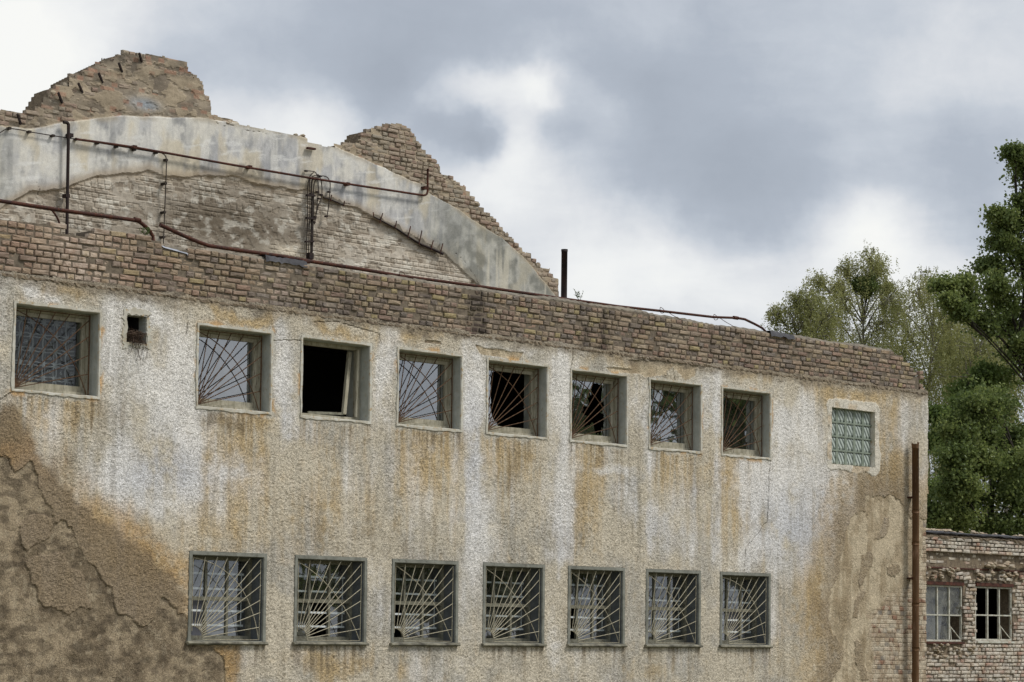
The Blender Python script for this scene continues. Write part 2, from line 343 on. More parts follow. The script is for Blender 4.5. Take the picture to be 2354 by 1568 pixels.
M['glass_lace'] = glass_mat('curtained_glass', 0.05, 0.12)
M['glass_low'] = glass_mat('dirty_window_glass', 0.20, 0.25, (.9, .92, .92))
M['glass_dusty'] = glass_mat('dusty_glass', 0.07, 0.7)
def lace_mat():
    m = bpy.data.materials.new('lace_curtain'); m.use_nodes = True; t = NT(m.node_tree); t.n.clear()
    tc_ = t.node('ShaderNodeTexCoord'); s = t.node('ShaderNodeSeparateXYZ'); t.l.new(tc_.outputs['Object'], s.inputs[0])
    cell = 0.175
    gx = t.math('DIVIDE', s.outputs[0], cell); gz = t.math('DIVIDE', s.outputs[2], cell)
    def fr(v, o): return t.math('SUBTRACT', t.math('FRACT', t.math('ADD', v, o + 50.0)), 0.5)
    def ring(ax, az, rx, rz, th):
        q = t.math('SQRT', t.math('ADD', t.math('POWER', t.math('DIVIDE', ax, rx), 2.0), t.math('POWER', t.math('DIVIDE', az, rz), 2.0)))
        return t.math('LESS_THAN', t.math('ABSOLUTE', t.math('SUBTRACT', q, 1.0)), th)
    k = ring(fr(gx, 0.5), fr(gz, 0.0), 0.13, 0.46, 0.28)
    k = t.math('MAXIMUM', k, ring(fr(gx, 0.0), fr(gz, 0.5), 0.46, 0.13, 0.28))
    for ox, oz, r_ in ((0.0, -.08, .07), (.09, .05, .06), (-.09, .05, .06)):
        k = t.math('MAXIMUM', k, ring(fr(gx, ox), fr(gz, oz), r_, r_, 0.30))
    fac = t.math('ADD', t.math('MULTIPLY', k, 0.42), 0.05)
    tr = t.node('ShaderNodeBsdfTransparent'); df = t.node('ShaderNodeBsdfDiffuse'); df.inputs[0].default_value = (0.75, 0.78, 0.8, 1)
    mx = t.node('ShaderNodeMixShader'); t.l.new(fac, mx.inputs[0]); t.l.new(tr.outputs[0], mx.inputs[1]); t.l.new(df.outputs[0], mx.inputs[2])
    o = t.node('ShaderNodeOutputMaterial'); t.l.new(mx.outputs[0], o.inputs[0]); return m
M['lace'] = lace_mat()
def block_mat():
    m, t, b = new_mat('ribbed_glass_block'); p = pos(t)
    wv = t.node('ShaderNodeTexWave', wave_type='BANDS', bands_direction='DIAGONAL'); wv.inputs['Scale'].default_value = 6.5; wv.inputs['Distortion'].default_value = 1.2; wv.inputs['Detail'].default_value = 1
    mp = t.node('ShaderNodeMapping'); mp.inputs['Rotation'].default_value = (0, math.radians(-12), 0); t.l.new(p, mp.inputs[0]); t.l.new(mp.outputs[0], wv.inputs['Vector'])
    c = t.mix(wv.outputs['Fac'], lin(84, 94, 88), lin(190, 200, 192)); t.l.new(c, b.inputs['Base Color'])
    b.inputs['Roughness'].default_value = 0.35; bump(t, b, wv.outputs['Fac'], 0.3, 0.004); return m
M['block'] = block_mat()
M['block_rim'] = mottled('glass_block_joint', lin(146, 156, 142), lin(112, 122, 110), 9, 0.7, 0.2)

def leaf_mat(name, c_dark, c_mid, c_light):
    m = bpy.data.materials.new(name); m.use_nodes = True; t = NT(m.node_tree); t.n.clear()
    at = t.node('ShaderNodeAttribute', attribute_name='rnd').outputs['Fac']
    c = t.ramp(at, [(0.0, c_dark), (0.5, c_mid), (1.0, c_light)])
    df = t.node('ShaderNodeBsdfDiffuse'); t.l.new(c, df.inputs[0]); tl = t.node('ShaderNodeBsdfTranslucent'); t.l.new(c, tl.inputs[0])
    gl = t.node('ShaderNodeBsdfGlossy'); gl.inputs['Roughness'].default_value = 0.45; gl.inputs[0].default_value = (0.6, 0.65, 0.6, 1)
    a = t.node('ShaderNodeMixShader'); a.inputs[0].default_value = 0.45; t.l.new(df.outputs[0], a.inputs[1]); t.l.new(tl.outputs[0], a.inputs[2])
    b2 = t.node('ShaderNodeMixShader'); b2.inputs[0].default_value = 0.03; t.l.new(a.outputs[0], b2.inputs[1]); t.l.new(gl.outputs[0], b2.inputs[2])
    o = t.node('ShaderNodeOutputMaterial'); t.l.new(b2.outputs[0], o.inputs[0]); return m
M['leaf_birch'] = leaf_mat('birch_leaves', (0.12, 0.13, 0.045), (0.28, 0.29, 0.11), (0.44, 0.43, 0.19))
M['leaf_oak'] = leaf_mat('oak_leaves', (0.060, 0.088, 0.028), (0.14, 0.185, 0.055), (0.29, 0.33, 0.11))
M['leaf_bright'] = leaf_mat('young_leaves', (0.08, 0.12, 0.03), (0.16, 0.22, 0.06), (0.26, 0.32, 0.11))

# ------------------------------------------------------------------ ground
g = MB(); g.quad((-600, -600, 0), (900, -600, 0), (900, 900, 0), (-600, 900, 0))
tag(g.build('ground', M['ground'], None, kind='structure'), 'grass and bare dirt ground around the derelict buildings', 'ground', kind='structure')

# ------------------------------------------------------------------ openings of the facade
def opening(tl, tr, bl, br):
    a = P(*tl), P(*tr), P(*bl), P(*br)
    return ((a[0][0] + a[2][0]) / 2, (a[1][0] + a[3][0]) / 2, (a[2][2] + a[3][2]) / 2, (a[0][2] + a[1][2]) / 2)
UP = [opening(*q) for q in (
    ((34.5, 700), (224.7, 720.6), (27.9, 895), (219.2, 913.8)), ((454, 747.7), (619.6, 769), (450.6, 932), (613, 950)),
    ((694, 780), (847, 795), (689, 951), (841, 967.6)), ((915.3, 803.4), (1056.5, 819.9), (909.7, 974.8), (1053, 990)),
    ((1120.9, 827.7), (1253.7, 844), (1115.6, 992), (1250.6, 1005)), ((1311.7, 852), (1436.9, 864.7), (1308.6, 1009), (1433.8, 1021)),
    ((1493, 876.3), (1608.4, 887.3), (1489, 1027), (1605, 1037.8)), ((1659.3, 894), (1765.6, 905.7), (1656, 1040.6), (1765.6, 1051)))]
LO = [opening(*q) for q in (
    ((431.8, 1263), (610.6, 1270), (426, 1469.6), (606, 1472)), ((672.5, 1276), (839.3, 1283), (670.8, 1478), (837.3, 1478)),
    ((896.6, 1286), (1051, 1291), (894.3, 1480.5), (1047, 1480.5)), ((1108, 1292.6), (1249.5, 1295.9), (1103, 1482), (1245.6, 1482)),
    ((1301.6, 1300.8), (1433.8, 1304), (1300, 1481.5), (1431, 1481.5)), ((1480, 1309.5), (1607.6, 1312.8), (1480, 1483.7), (1604.7, 1484.7)),
    ((1650.9, 1314.4), (1768, 1317), (1650.3, 1484.7), (1766.5, 1485.7)))]
GB = opening((1908.3, 937), (2006.5, 946.7), (1906.4, 1067), (2006.5, 1075))
HOLE = opening((292, 724), (334, 729), (283, 786), (332, 792))
U_END = 19.10
Z_PL = 5.93                                    # where the plaster ends and the bare parapet begins
Z_TOP = 6.60
T_PL = 0.035                                   # plaster thickness

# ------------------------------------------------------------------ facade plaster: a relief sheet with its stains
def lines(a, b, step_fn, must):
    v = [a]
    while v[-1] < b: v.append(v[-1] + step_fn(v[-1]))
    v = np.array(v); v[-1] = b
    for m in must:
        i = int(np.argmin(abs(v - m))); v[i] = m
    return np.unique(v)
ops_all = UP + LO + [GB, HOLE]
mu = sorted(set([o[0] for o in ops_all] + [o[1] for o in ops_all])); mz = sorted(set([o[2] for o in ops_all] + [o[3] for o in ops_all]))
su = lambda u: 0.12 if u < -0.9 else 0.0135 + 0.0025 * max(0, u) / 19
def dedupe(v, gap):
    out = []
    for q in v:
        if not out or q - out[-1] > gap: out.append(q)
        else: out[-1] = (out[-1] + q) / 2
    return out
# snap all openings to shared lines so that rows stay straight
zu0 = np.mean([o[2] for o in UP]); zu1 = np.mean([o[3] for o in UP]); zl0 = np.mean([o[2] for o in LO]); zl1 = np.mean([o[3] for o in LO])
UP = [(o[0], o[1], zu0, zu1) for o in UP]; LO = [(o[0], o[1], zl0, zl1) for o in LO]
ops_all = UP + LO + [GB, HOLE]
mu = dedupe(sorted([o[0] for o in ops_all] + [o[1] for o in ops_all]), 0.02)
mz = dedupe(sorted([zu0, zu1, zl0, zl1, GB[2], GB[3], HOLE[2], HOLE[3]]), 0.02)
ug = lines(-4.0, U_END, su, mu)
zg = np.concatenate([np.arange(0, 0.75, 0.15), lines(0.75, 6.02, lambda z: 0.0145, mz)])
snap = lambda v, arr: arr[int(np.argmin(abs(arr - v)))]
UP = [(snap(o[0], ug), snap(o[1], ug), snap(o[2], zg), snap(o[3], zg)) for o in UP]
LO = [(snap(o[0], ug), snap(o[1], ug), snap(o[2], zg), snap(o[3], zg)) for o in LO]
GB = (snap(GB[0], ug), snap(GB[1], ug), snap(GB[2], zg), snap(GB[3], zg)); HOLE = (snap(HOLE[0], ug), snap(HOLE[1], ug), snap(HOLE[2], zg), snap(HOLE[3], zg))
ops_all = UP + LO + [GB, HOLE]
nu, nz = len(ug), len(zg)
U, Z = np.meshgrid(ug, zg)                     # shape nz, nu
def z7(pts, sx, ox, oy): return [(ox + x / sx, oy + y / sx) for x, y in pts]
bare_l = z7([(-60, 280), (0, 295), (35, 320), (60, 400), (115, 365), (180, 375), (215, 500), (265, 600), (290, 690), (370, 690), (420, 760), (455, 880), (550, 950), (620, 1060), (640, 1180), (720, 1190), (775, 1255), (850, 1190), (900, 1100), (960, 1140), (990, 1190), (1030, 1185), (1035, 1330), (1170, 1360), (1240, 1430), (1245, 1650), (-60, 1650)], 2.417, 0, 919.6)
isl1 = z7([(100, 700), (150, 650), (230, 650), (290, 690), (280, 760), (220, 790), (150, 835), (110, 790)], 2.417, 0, 919.6)
isl2 = z7([(130, 900), (220, 850), (350, 840), (390, 940), (450, 980), (500, 1150), (430, 1170), (380, 1200), (300, 1160), (210, 1110), (150, 980)], 2.417, 0, 919.6)
bare_r = z7([(385, 470), (400, 415), (480, 420), (510, 440), (560, 430), (610, 455), (640, 520), (680, 565), (800, 560), (800, 1700), (170, 1700), (160, 1568), (220, 1500), (265, 1440), (270, 1370), (230, 1330), (190, 1260), (165, 1140), (180, 1020), (220, 930), (240, 800), (270, 650), (310, 555), (390, 520)], 2.67, 1839, 981)
brick_r = z7([(685, 900), (650, 960), (600, 1020), (520, 1040), (510, 1090), (430, 1140), (430, 1400), (415, 1700), (800, 1700), (800, 560), (742, 560), (745, 700), (735, 900)], 2.67, 1839, 981)
scars = [z7([(500, 560), (535, 570), (530, 640), (500, 680), (450, 680), (490, 620)], 2.67, 1839, 981),
         z7([(365, 780), (430, 760), (440, 830), (400, 920), (360, 1000), (345, 950), (370, 860)], 2.67, 1839, 981),
         z7([(380, 1000), (405, 1010), (370, 1080), (340, 1165), (310, 1165), (330, 1080)], 2.67, 1839, 981),
         z7([(520, 850), (590, 840), (610, 890), (570, 930), (530, 920)], 2.67, 1839, 981),
         z7([(330, 1310), (370, 1320), (385, 1450), (410, 1560), (370, 1560), (325, 1440)], 2.67, 1839, 981)]
damp_l = [(-200, 925), (0, 925), (40, 925), (62, 955), (80, 1000), (100, 1050), (150, 1115), (210, 1170), (290, 1225), (365, 1290), (425, 1350), (430, 1500), (515, 1520), (520, 1750), (-200, 1750)]
hw = (fbm(U * 4, Z * 4, 11, 4) - .5); hw2 = (fbm(U * 4 + 50, Z * 4, 15, 4) - .5)
hf = fbm(U * 17, Z * 17, 19, 3) - .5; hf2 = fbm(U * 17 + 9, Z * 17, 23, 3) - .5
Uw = U + hw * 0.16 + hf * .06; Zw = Z + hw2 * 0.16 + hf2 * .06
sd_l = poly_sd(Uw, Zw, UZ(bare_l)); sd_l = np.minimum(sd_l, -poly_sd(Uw, Zw, UZ(isl1))); sd_l = np.minimum(sd_l, -poly_sd(Uw, Zw, UZ(isl2)))
sd_r = poly_sd(Uw, Zw, UZ(bare_r))
for s_ in scars: sd_r = np.minimum(sd_r, -poly_sd(Uw, Zw, UZ(s_)) + 0.004)
top_poly = z7([(-10, 705), (60, 700), (170, 690), (330, 745), (300, 800), (250, 830), (200, 760), (140, 770), (130, 800), (60, 790), (30, 770)], 2.5575, 1471.6, 551.8)
lacks = [[(1090, 795), (1200, 812), (1190, 828), (1100, 815)], [(1440, 828), (1530, 832), (1530, 862), (1480, 868), (1450, 850)], [(973, 783), (1010, 786), (1010, 792), (974, 790)], [(1390, 845), (1480, 852), (1475, 862), (1400, 856)]]
sd_t = poly_sd(Uw, Zw, UZ(top_poly))
for q in lacks: sd_t = np.maximum(sd_t, poly_sd(U + hw * .05, Z + hw2 * .05, UZ(q)))
bare = np.maximum(np.maximum(sd_l, sd_r), sd_t)
mb = sst(-0.008, 0.008, bare)                   # 1 where the roughcast has fallen off
brk = sst(-0.10, 0.12, poly_sd(Uw, Zw, UZ(brick_r)) + (fbm(U * 7, Z * 7, 21) - .5) * .25) * mb
# roughcast relief
rc = fbm(U / 0.032, Z / 0.026, 1, 2, 0.9); rc = (rc - rc.mean()) / rc.std()
rc2 = fbm(U / 0.20, Z / 0.18, 31, 3)
rc_amp = 0.0017 * (0.65 + 0.9 * fbm(U * .9, Z * .9, 41, 2))
bh, bid = brick_relief(U, Z + .02 * fbm(U, Z * 0, 9, 2))
h_r = T_PL + rc * rc_amp * (0.55 + rc2)
lump = fbm(U * 6, Z * 6, 51, 4)
h_b = 0.010 + 0.020 * (lump - .5) + .004 * sst(.5, .54, fbm(U * 8, Z * 8, 129, 4)) + 0.004 * (fbm(U * 30, Z * 30, 55, 3) - .5)
h_k = 0.000 + 0.010 * bh * (0.4 + bid * .6) + .006 * (lump - .5) + 0.004 * (fbm(U * 30, Z * 30, 57, 3) - .5)
h_bare = h_b * (1 - brk) + h_k * brk
H = h_r * (1 - mb) + (h_bare + .012 * (U > 8) + .009 * (U <= 8)) * mb
# pale smooth reveals' surroundings: calmer plaster within a hand of every upper opening
smooth = np.zeros_like(U)
for o in UP + [HOLE]:
    dx = np.maximum(np.maximum(o[0] - U, U - o[1]), 0); dz = np.maximum(np.maximum(o[2] - Z, Z - o[3]), 0); dd = np.hypot(dx, dz)
    smooth = np.maximum(smooth, 1 - sst(0.03, 0.10, dd + hw * 0.18))
H = H * (1 - smooth * .8) + smooth * .8 * (T_PL + 0.012 * hw)
gd = np.hypot(np.maximum(np.maximum(GB[0] - U, U - GB[1]), 0), np.maximum(np.maximum(GB[2] - Z, Z - GB[3]), 0))
gbw = 1 - sst(0.10, 0.125, gd + hw * 0.14 - 0.03 * (U > GB[1]) - 0.02 * (Z > GB[3]))
H = H * (1 - gbw) + gbw * (T_PL + 0.010 + 0.03 * (fbm(U * 7, Z * 7, 61) - .5))
# cracks
cracks = [[(0, 1040), (14, 1052), (22, 1080)], [(1768, 1052), (1765, 1100), (1760, 1200), (1712, 1260), (1706, 1320)], [(690, 785), (640, 782), (600, 776)], [(850, 760), (870, 770), (872, 790)],
          [(20, 905), (-10, 925)], [(430, 740), (425, 770)], [(1315, 800), (1308, 880), (1310, 1040)], [(1545, 850), (1550, 880)], [(850, 760), (770, 740), (720, 742)]]
for q in cracks:
    dcr = line_d(U + hw * .06, Z + hw2 * .06, UZ(q)); ck = 1 - sst(0.002, 0.011, dcr); H -= ck * 0.012
    mb = mb  # colour handled below
    rc = rc - ck * 2.2
# ---- colour layers (what the surface is: lime wash, iron stain, soot, damp)
def blobs(lst, wob=0.35, seed=71):
    out = np.zeros_like(U); a = (fbm(U * 1.3, Z * 1.0, seed, 5) - .5) * wob * 2; b = (fbm(U * 1.3 + 30, Z * 1.0, seed + 5, 5) - .5) * wob * 2
    for x, y, rx, ry, s in lst:
        c = P(x, y); sx = (P(x + rx, y)[0] - P(x - rx, y)[0]) / 2; sz = (P(x, y - ry)[2] - P(x, y + ry)[2]) / 2
        out = np.maximum(out, s * np.exp(-(((U + a - c[0]) / sx) ** 2 + ((Z + b - c[2]) / sz) ** 2)))
    return out
WHITE = [(1810, 1100, 110, 110, 1), (1830, 990, 70, 100, 1), (1720, 1260, 90, 60, .65), (1760, 1420, 30, 80, .45), (540, 1110, 90, 70, .55), (1500, 1180, 60, 110, .5), (1180, 1420, 40, 60, .3), (860, 1360, 30, 80, .35), (1000, 1160, 60, 60, .3), (390, 900, 70, 160, 1), (330, 1090, 130, 100, .9), (480, 1130, 90, 60, .6), (650, 860, 28, 120, .95), (660, 990, 30, 90, .6), (880, 870, 22, 120, .8), (255, 800, 28, 110, .8), (300, 700, 60, 30, .7),
         (1086, 900, 20, 150, 1), (1090, 1150, 26, 200, .65), (1280, 900, 26, 140, 1), (1280, 1130, 22, 200, .75), (1462, 930, 22, 110, .8), (1630, 930, 22, 110, .85), (1830, 960, 60, 110, .9), (1800, 1100, 90, 90, .8),
         (1850, 1180, 80, 90, .75), (1840, 1290, 60, 60, .4), (2085, 960, 22, 90, .6), (2080, 1100, 40, 60, .35), (60, 665, 90, 18, .5), (1450, 1060, 60, 120, .35), (900, 1080, 60, 80, .3), (650, 1510, 40, 40, .5), (1000, 1520, 60, 30, .3),
         (1400, 1060, 50, 14, .8), (1280, 1500, 50, 60, .4), (1560, 1400, 30, 120, .3), (2040, 960, 20, 60, .3), (1180, 800, 90, 14, .5), (1640, 1200, 40, 140, .4), (430, 1010, 40, 60, .8), (170, 960, 30, 40, .4)]
BLUE = [(380, 1090, 130, 70, 1), (650, 980, 40, 120, .5), (1085, 1050, 30, 180, .7), (1280, 1280, 40, 120, .5), (1830, 1200, 90, 90, .9), (1620, 1120, 40, 200, .6), (1480, 1180, 50, 180, .4), (900, 1420, 60, 100, .25)]
OCHRE = [(130, 688, 70, 16, .9), (560, 718, 110, 16, 1), (480, 700, 60, 16, .6), (640, 742, 50, 12, .9), (760, 755, 80, 14, .8), (960, 782, 80, 18, .8), (1390, 835, 50, 16, .6), (1720, 868, 60, 16, .9), (1950, 900, 120, 22, .95), (2000, 1000, 30, 120, .5),
         (2050, 950, 30, 60, .6), (2040, 1080, 30, 40, .6), (250, 1185, 60, 50, .9), (320, 1270, 70, 45, .95), (400, 1290, 30, 40, .7), (20, 985, 60, 50, 1), (520, 1060, 110, 160, .6), (480, 960, 60, 24, .8), (600, 960, 60, 20, .6), (980, 1060, 80, 90, .6),
         (1160, 1040, 50, 40, .5), (1350, 1120, 50, 140, .45), (1550, 1080, 50, 60, .4), (1700, 1080, 60, 50, .85), (1690, 1180, 50, 90, .5), (520, 1530, 34, 50, 1.0), (740, 1520, 80, 34, .9), (930, 1530, 40, 40, .35), (1500, 1530, 60, 30, .3), (700, 1180, 160, 80, .35),
         (1860, 1360, 40, 90, .7), (1770, 1450, 40, 90, .35), (860, 900, 14, 60, .4), (340, 770, 10, 26, .5), (1900, 1430, 40, 90, .5), (860, 740, 30, 20, .6), (150, 930, 70, 26, .6), (80, 930, 60, 20, .6)]
DARK = [(130, 1080, 40, 60, .5), (180, 690, 60, 20, .4), (500, 985, 60, 24, .7), (560, 720, 140, 10, .4), (700, 860, 14, 60, .3), (100, 905, 90, 14, .5), (240, 950, 60, 40, .4), (800, 900, 40, 120, .2), (850, 1250, 200, 60, .35), (1160, 1060, 40, 60, .35), (2045, 1110, 60, 36, .9),
        (520, 1530, 20, 60, .8), (740, 1535, 60, 30, .3), (1000, 1010, 60, 30, .3), (1520, 870, 60, 14, .5), (880, 700, 10, 10, 0)]
st = fbm(U * 5.0, Z * 0.55, 81, 4); st2 = fbm(U * 11.0, Z * 0.9, 85, 3); cl = fbm(U * 1.6, Z * 1.6, 91, 5); cf = fbm(U * 9, Z * 9, 95, 4)
wht = np.clip(.04 + blobs([(a, b_, c * 1.35, d * .92, e) for a, b_, c, d, e in WHITE], .34) * .92 + (st - .5) * 1.0 + (cl - .5) * .8 + (cf - .5) * .5, 0, 1)
blu = np.clip(blobs(BLUE, seed=75) + (cl - .5) * .4, 0, 1)
und = np.zeros_like(U)
for o in UP:
    wd_ = sst(o[0] - .25, o[0] + .1, U) * sst(o[1] + .2, o[1] - .15, U); und = np.maximum(und, wd_ * np.where(Z < o[2], np.exp(-(o[2] - Z) / 1.1), 0))
stf = fbm(U * 22, Z * 0.8, 87, 3)
och = np.clip(blobs([(a, b_, c * 1.2, d * 1.1, e) for a, b_, c, d, e in OCHRE], seed=78) * 1.05 + und * (.25 + (stf - .5) * 1.4) + (st2 - .5) * .6 + (cf - .5) * .7 + (cl - .45) * .5, 0, 1)
lsill = np.zeros_like(U)
for o in UP + LO:
    wd_ = sst(o[0] - .12, o[0] + .02, U) * sst(o[1] + .10, o[1] - .02, U); lsill = np.maximum(lsill, wd_ * np.where(Z < o[2], np.exp(-(o[2] - Z) / .30), 0) * sst(.52, .66, stf))
drk = np.clip(blobs(DARK, seed=79) + lsill * .8 + (st2 - .55) * .4 + (cf - .5) * .3, 0, 1)
C = lambda *c: np.array(lin(*c))[None, None, :]
mx = lambda a, b, f: a * (1 - f[..., None]) + b * f[..., None]
colr = np.broadcast_to(C(212, 202, 182), U.shape + (3,)).copy()
colr = mx(colr, C(184, 180, 170), sst(.4, .65, cl) * .75)
colr = mx(colr, C(200, 173, 125), sst(.03, .9, och) * .80)
colr = mx(colr, C(246, 243, 238), sst(.05, .90, wht) * .90)
colr = mx(colr, C(204, 210, 224), blu * sst(.1, .6, wht) * .6)
colr = mx(colr, C(118, 104, 82), sst(.05, .8, drk) * .75)
gr = sst(.50, .68, fbm(U * 13, Z * .7, 161, 4)) * sst(.40, .62, fbm(U * 1.4, Z * 1.1, 165, 4)); colr = mx(colr, C(128, 120, 104), gr * .26)
# damp brown field, left, with its rust-coloured rim
sdd = poly_sd(Uw, Zw, UZ(damp_l)); dm = sst(-0.03, 0.13, sdd + (cf - .5) * .12)
rim = np.exp(-((sdd + 0.05) / 0.20) ** 2) * sst(0.2, 2.0, U)
colr = mx(colr, C(190, 156, 108), np.clip(rim * 1.0 * (0.1 + cf * 1.2), 0, .75))
och_l = sst(.35, .7, fbm(U * 1.2, Z * 1.2, 101, 4))
brown = mx(np.broadcast_to(C(142, 124, 99), U.shape + (3,)), C(186, 146, 98), och_l * .7 * sst(1.2, -0.2, U) * sst(3.2, 3.9, Z))
colr = mx(colr, brown, dm * .9)
sr = sst(-0.62, -0.05, sd_r + (cf - .5) * .3 + (cl - .5) * .5)
rimr = np.exp(-((sd_r + 0.55) / 0.34) ** 2)
colr = mx(colr, C(192, 166, 122), np.clip(rimr * (.0 + cf * 1.1), 0, .55)); colr = mx(colr, C(152, 132, 102), sr * .75)
# dirt caught in the pits of the roughcast
pit = sst(-0.2, -1.7, rc); colr = mx(colr, C(104, 94, 80), pit * (.24 + .12 * (1 - wht)))
pk = sst(0.7, 1.8, rc); colr = mx(colr, C(226, 220, 208), pk * .12 * (1 - dm) )
# bare backing coat
bc = fbm(U * 5, Z * 3.2, 111, 5); bc2 = fbm(U * 16, Z * 12, 117, 4)
cb = mx(np.broadcast_to(C(168, 152, 127), U.shape + (3,)), C(124, 110, 90), sst(.36, .64, bc) * (.62 + .2 * (U < 8)) * sst(4.3, 2.6, Z + (U > 8) * 0.6))
cb = mx(cb, C(176, 162, 138), sst(.58, .72, bc2) * .6)
cb = mx(cb, C(80, 70, 58), sst(.45, .70, fbm(U * 7, Z * 13, 121, 5)) * .6 * (U < 8))
cb_r = mx(np.broadcast_to(C(204, 189, 162), U.shape + (3,)), C(176, 159, 132), sst(.45, .65, bc) * .8)
cb_r = mx(cb_r, C(150, 132, 104), sst(.5, .7, fbm(U * 8, Z * 1.5, 125, 4)) * .55)
cb = mx(cb, cb_r, (U > 8).astype(float))
ckk = np.clip(bid, 0, 1)
cbr = mx(np.broadcast_to(C(176, 158, 134), U.shape + (3,)), C(150, 116, 96), sst(.75, .9, ckk)); cbr = mx(cbr, C(136, 128, 118), sst(.14, .05, ckk)); cbr = mx(cbr, C(112, 98, 80), (1 - bh) * .6); cbr = mx(cbr, C(214, 202, 180), sst(.40, .62, cf) * .65)
cb = mx(cb, cbr, brk)
colr = mx(colr, cb, mb)
edge = np.exp(-((bare) / 0.010) ** 2); colr = mx(colr, C(94, 80, 62), edge * .35 * sst(.4, .55, cf))
colr = mx(colr, C(200, 196, 184), smooth * .85 * (1 - mb) * (0.55 + .5 * cf)); colr = mx(colr, C(206, 160, 96), smooth * sst(.58, .66, fbm(U * 4, Z * 3, 131, 3)) * .7)
colr = mx(colr, C(228, 222, 208), gbw * (.75 + .25 * cf)); colr = mx(colr, C(198, 174, 138), gbw * sst(.55, .7, fbm(U * 4, Z * 4, 135, 3)) * .6)
# grey mortar fringe under the parapet
fr_ = sst(Z_PL - 0.20, Z_PL - 0.03, Z + (fbm(U * 3, Z * 8, 141, 4) - .5) * .20); colr = mx(colr, C(150, 138, 120), fr_ * .8)
colr = mx(colr, C(96, 86, 74), fr_ * sst(.55, .72, fbm(U * 8, Z * 20, 145, 3)) * .6)
for q in cracks:
    dcr = line_d(U + hw * .06, Z + hw2 * .06, UZ(q)); ck = 1 - sst(0.002, 0.012, dcr); colr = mx(colr, C(96, 84, 70), ck * .5 * (.4 + sst(.4, .6, cf)))
# sheet
V = np.stack([U, -H, Z], -1).reshape(-1, 3)
# ragged outline of the right-hand corner
ii = np.arange(nu * nz).reshape(nz, nu)
keep = np.ones((nz - 1, nu - 1), bool); uc = (ug[1:] + ug[:-1]) / 2; zc = (zg[1:] + zg[:-1]) / 2
UC, ZC = np.meshgrid(uc, zc)
for o in ops_all: keep &= ~((UC > o[0]) & (UC < o[1]) & (ZC > o[2]) & (ZC < o[3]))
ptop = Z_PL + 0.012 + (fbm(UC * 3, UC * 0 + 2, 151, 4) - .5) * 0.10
keep &= ZC < ptop
keep &= UC < U_END - 0.0 - 0.035 * (ZC < 4.15) - 0.03 * vn(ZC * 6, ZC * 0, 7)
F = np.stack([ii[:-1, :-1], ii[:-1, 1:], ii[1:, 1:], ii[1:, :-1]], -1)[keep]
fac = thing('factory_building', 'derelict two storey factory wing with stained roughcast facade under a bare brick parapet', 'building')
link('plaster_wall', np_mesh('plaster_wall', V, F, colr.reshape(-1, 3), smooth=False), fac, M['plaster'])
del V, F, colr, U, Z

# hollow body behind the facade: side wall, back wall, roof, floors
b = MB(); b.box(-3.98, U_END - 0.03, 5.7, 5.98, 0, 6.25); b.box(U_END - 0.30, U_END - 0.03, 0.42, 5.7, 0, 6.25); b.box(-4.0, -3.72, 0.42, 5.7, 0, 6.25)
b.build('rear_wall', M['concrete'], fac)
MB().box(-3.7, U_END - 0.31, 0.02, 5.69, 6.02, 6.26).build('roof', M['concrete'], fac)
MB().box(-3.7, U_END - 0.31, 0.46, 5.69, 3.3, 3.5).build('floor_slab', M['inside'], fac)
# inner face of the front wall, between the windows (keeps the rooms dark)
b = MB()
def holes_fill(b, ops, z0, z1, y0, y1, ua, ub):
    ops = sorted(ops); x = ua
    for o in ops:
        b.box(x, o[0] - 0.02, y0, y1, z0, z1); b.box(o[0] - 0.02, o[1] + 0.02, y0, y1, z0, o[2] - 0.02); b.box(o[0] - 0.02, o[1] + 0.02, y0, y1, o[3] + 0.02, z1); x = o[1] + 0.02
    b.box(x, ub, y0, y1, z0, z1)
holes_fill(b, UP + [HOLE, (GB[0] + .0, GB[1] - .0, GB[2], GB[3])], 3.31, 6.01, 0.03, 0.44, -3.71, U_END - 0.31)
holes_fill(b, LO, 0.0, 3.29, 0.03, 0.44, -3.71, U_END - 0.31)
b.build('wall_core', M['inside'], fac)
b = MB(); b.box(-3.68, U_END - .32, 4.0, 4.1, 0.01, 3.29); b.box(-3.68, U_END - .32, 4.0, 4.1, 3.51, 6.0); b.build('inner_wall', M['inside'], fac)

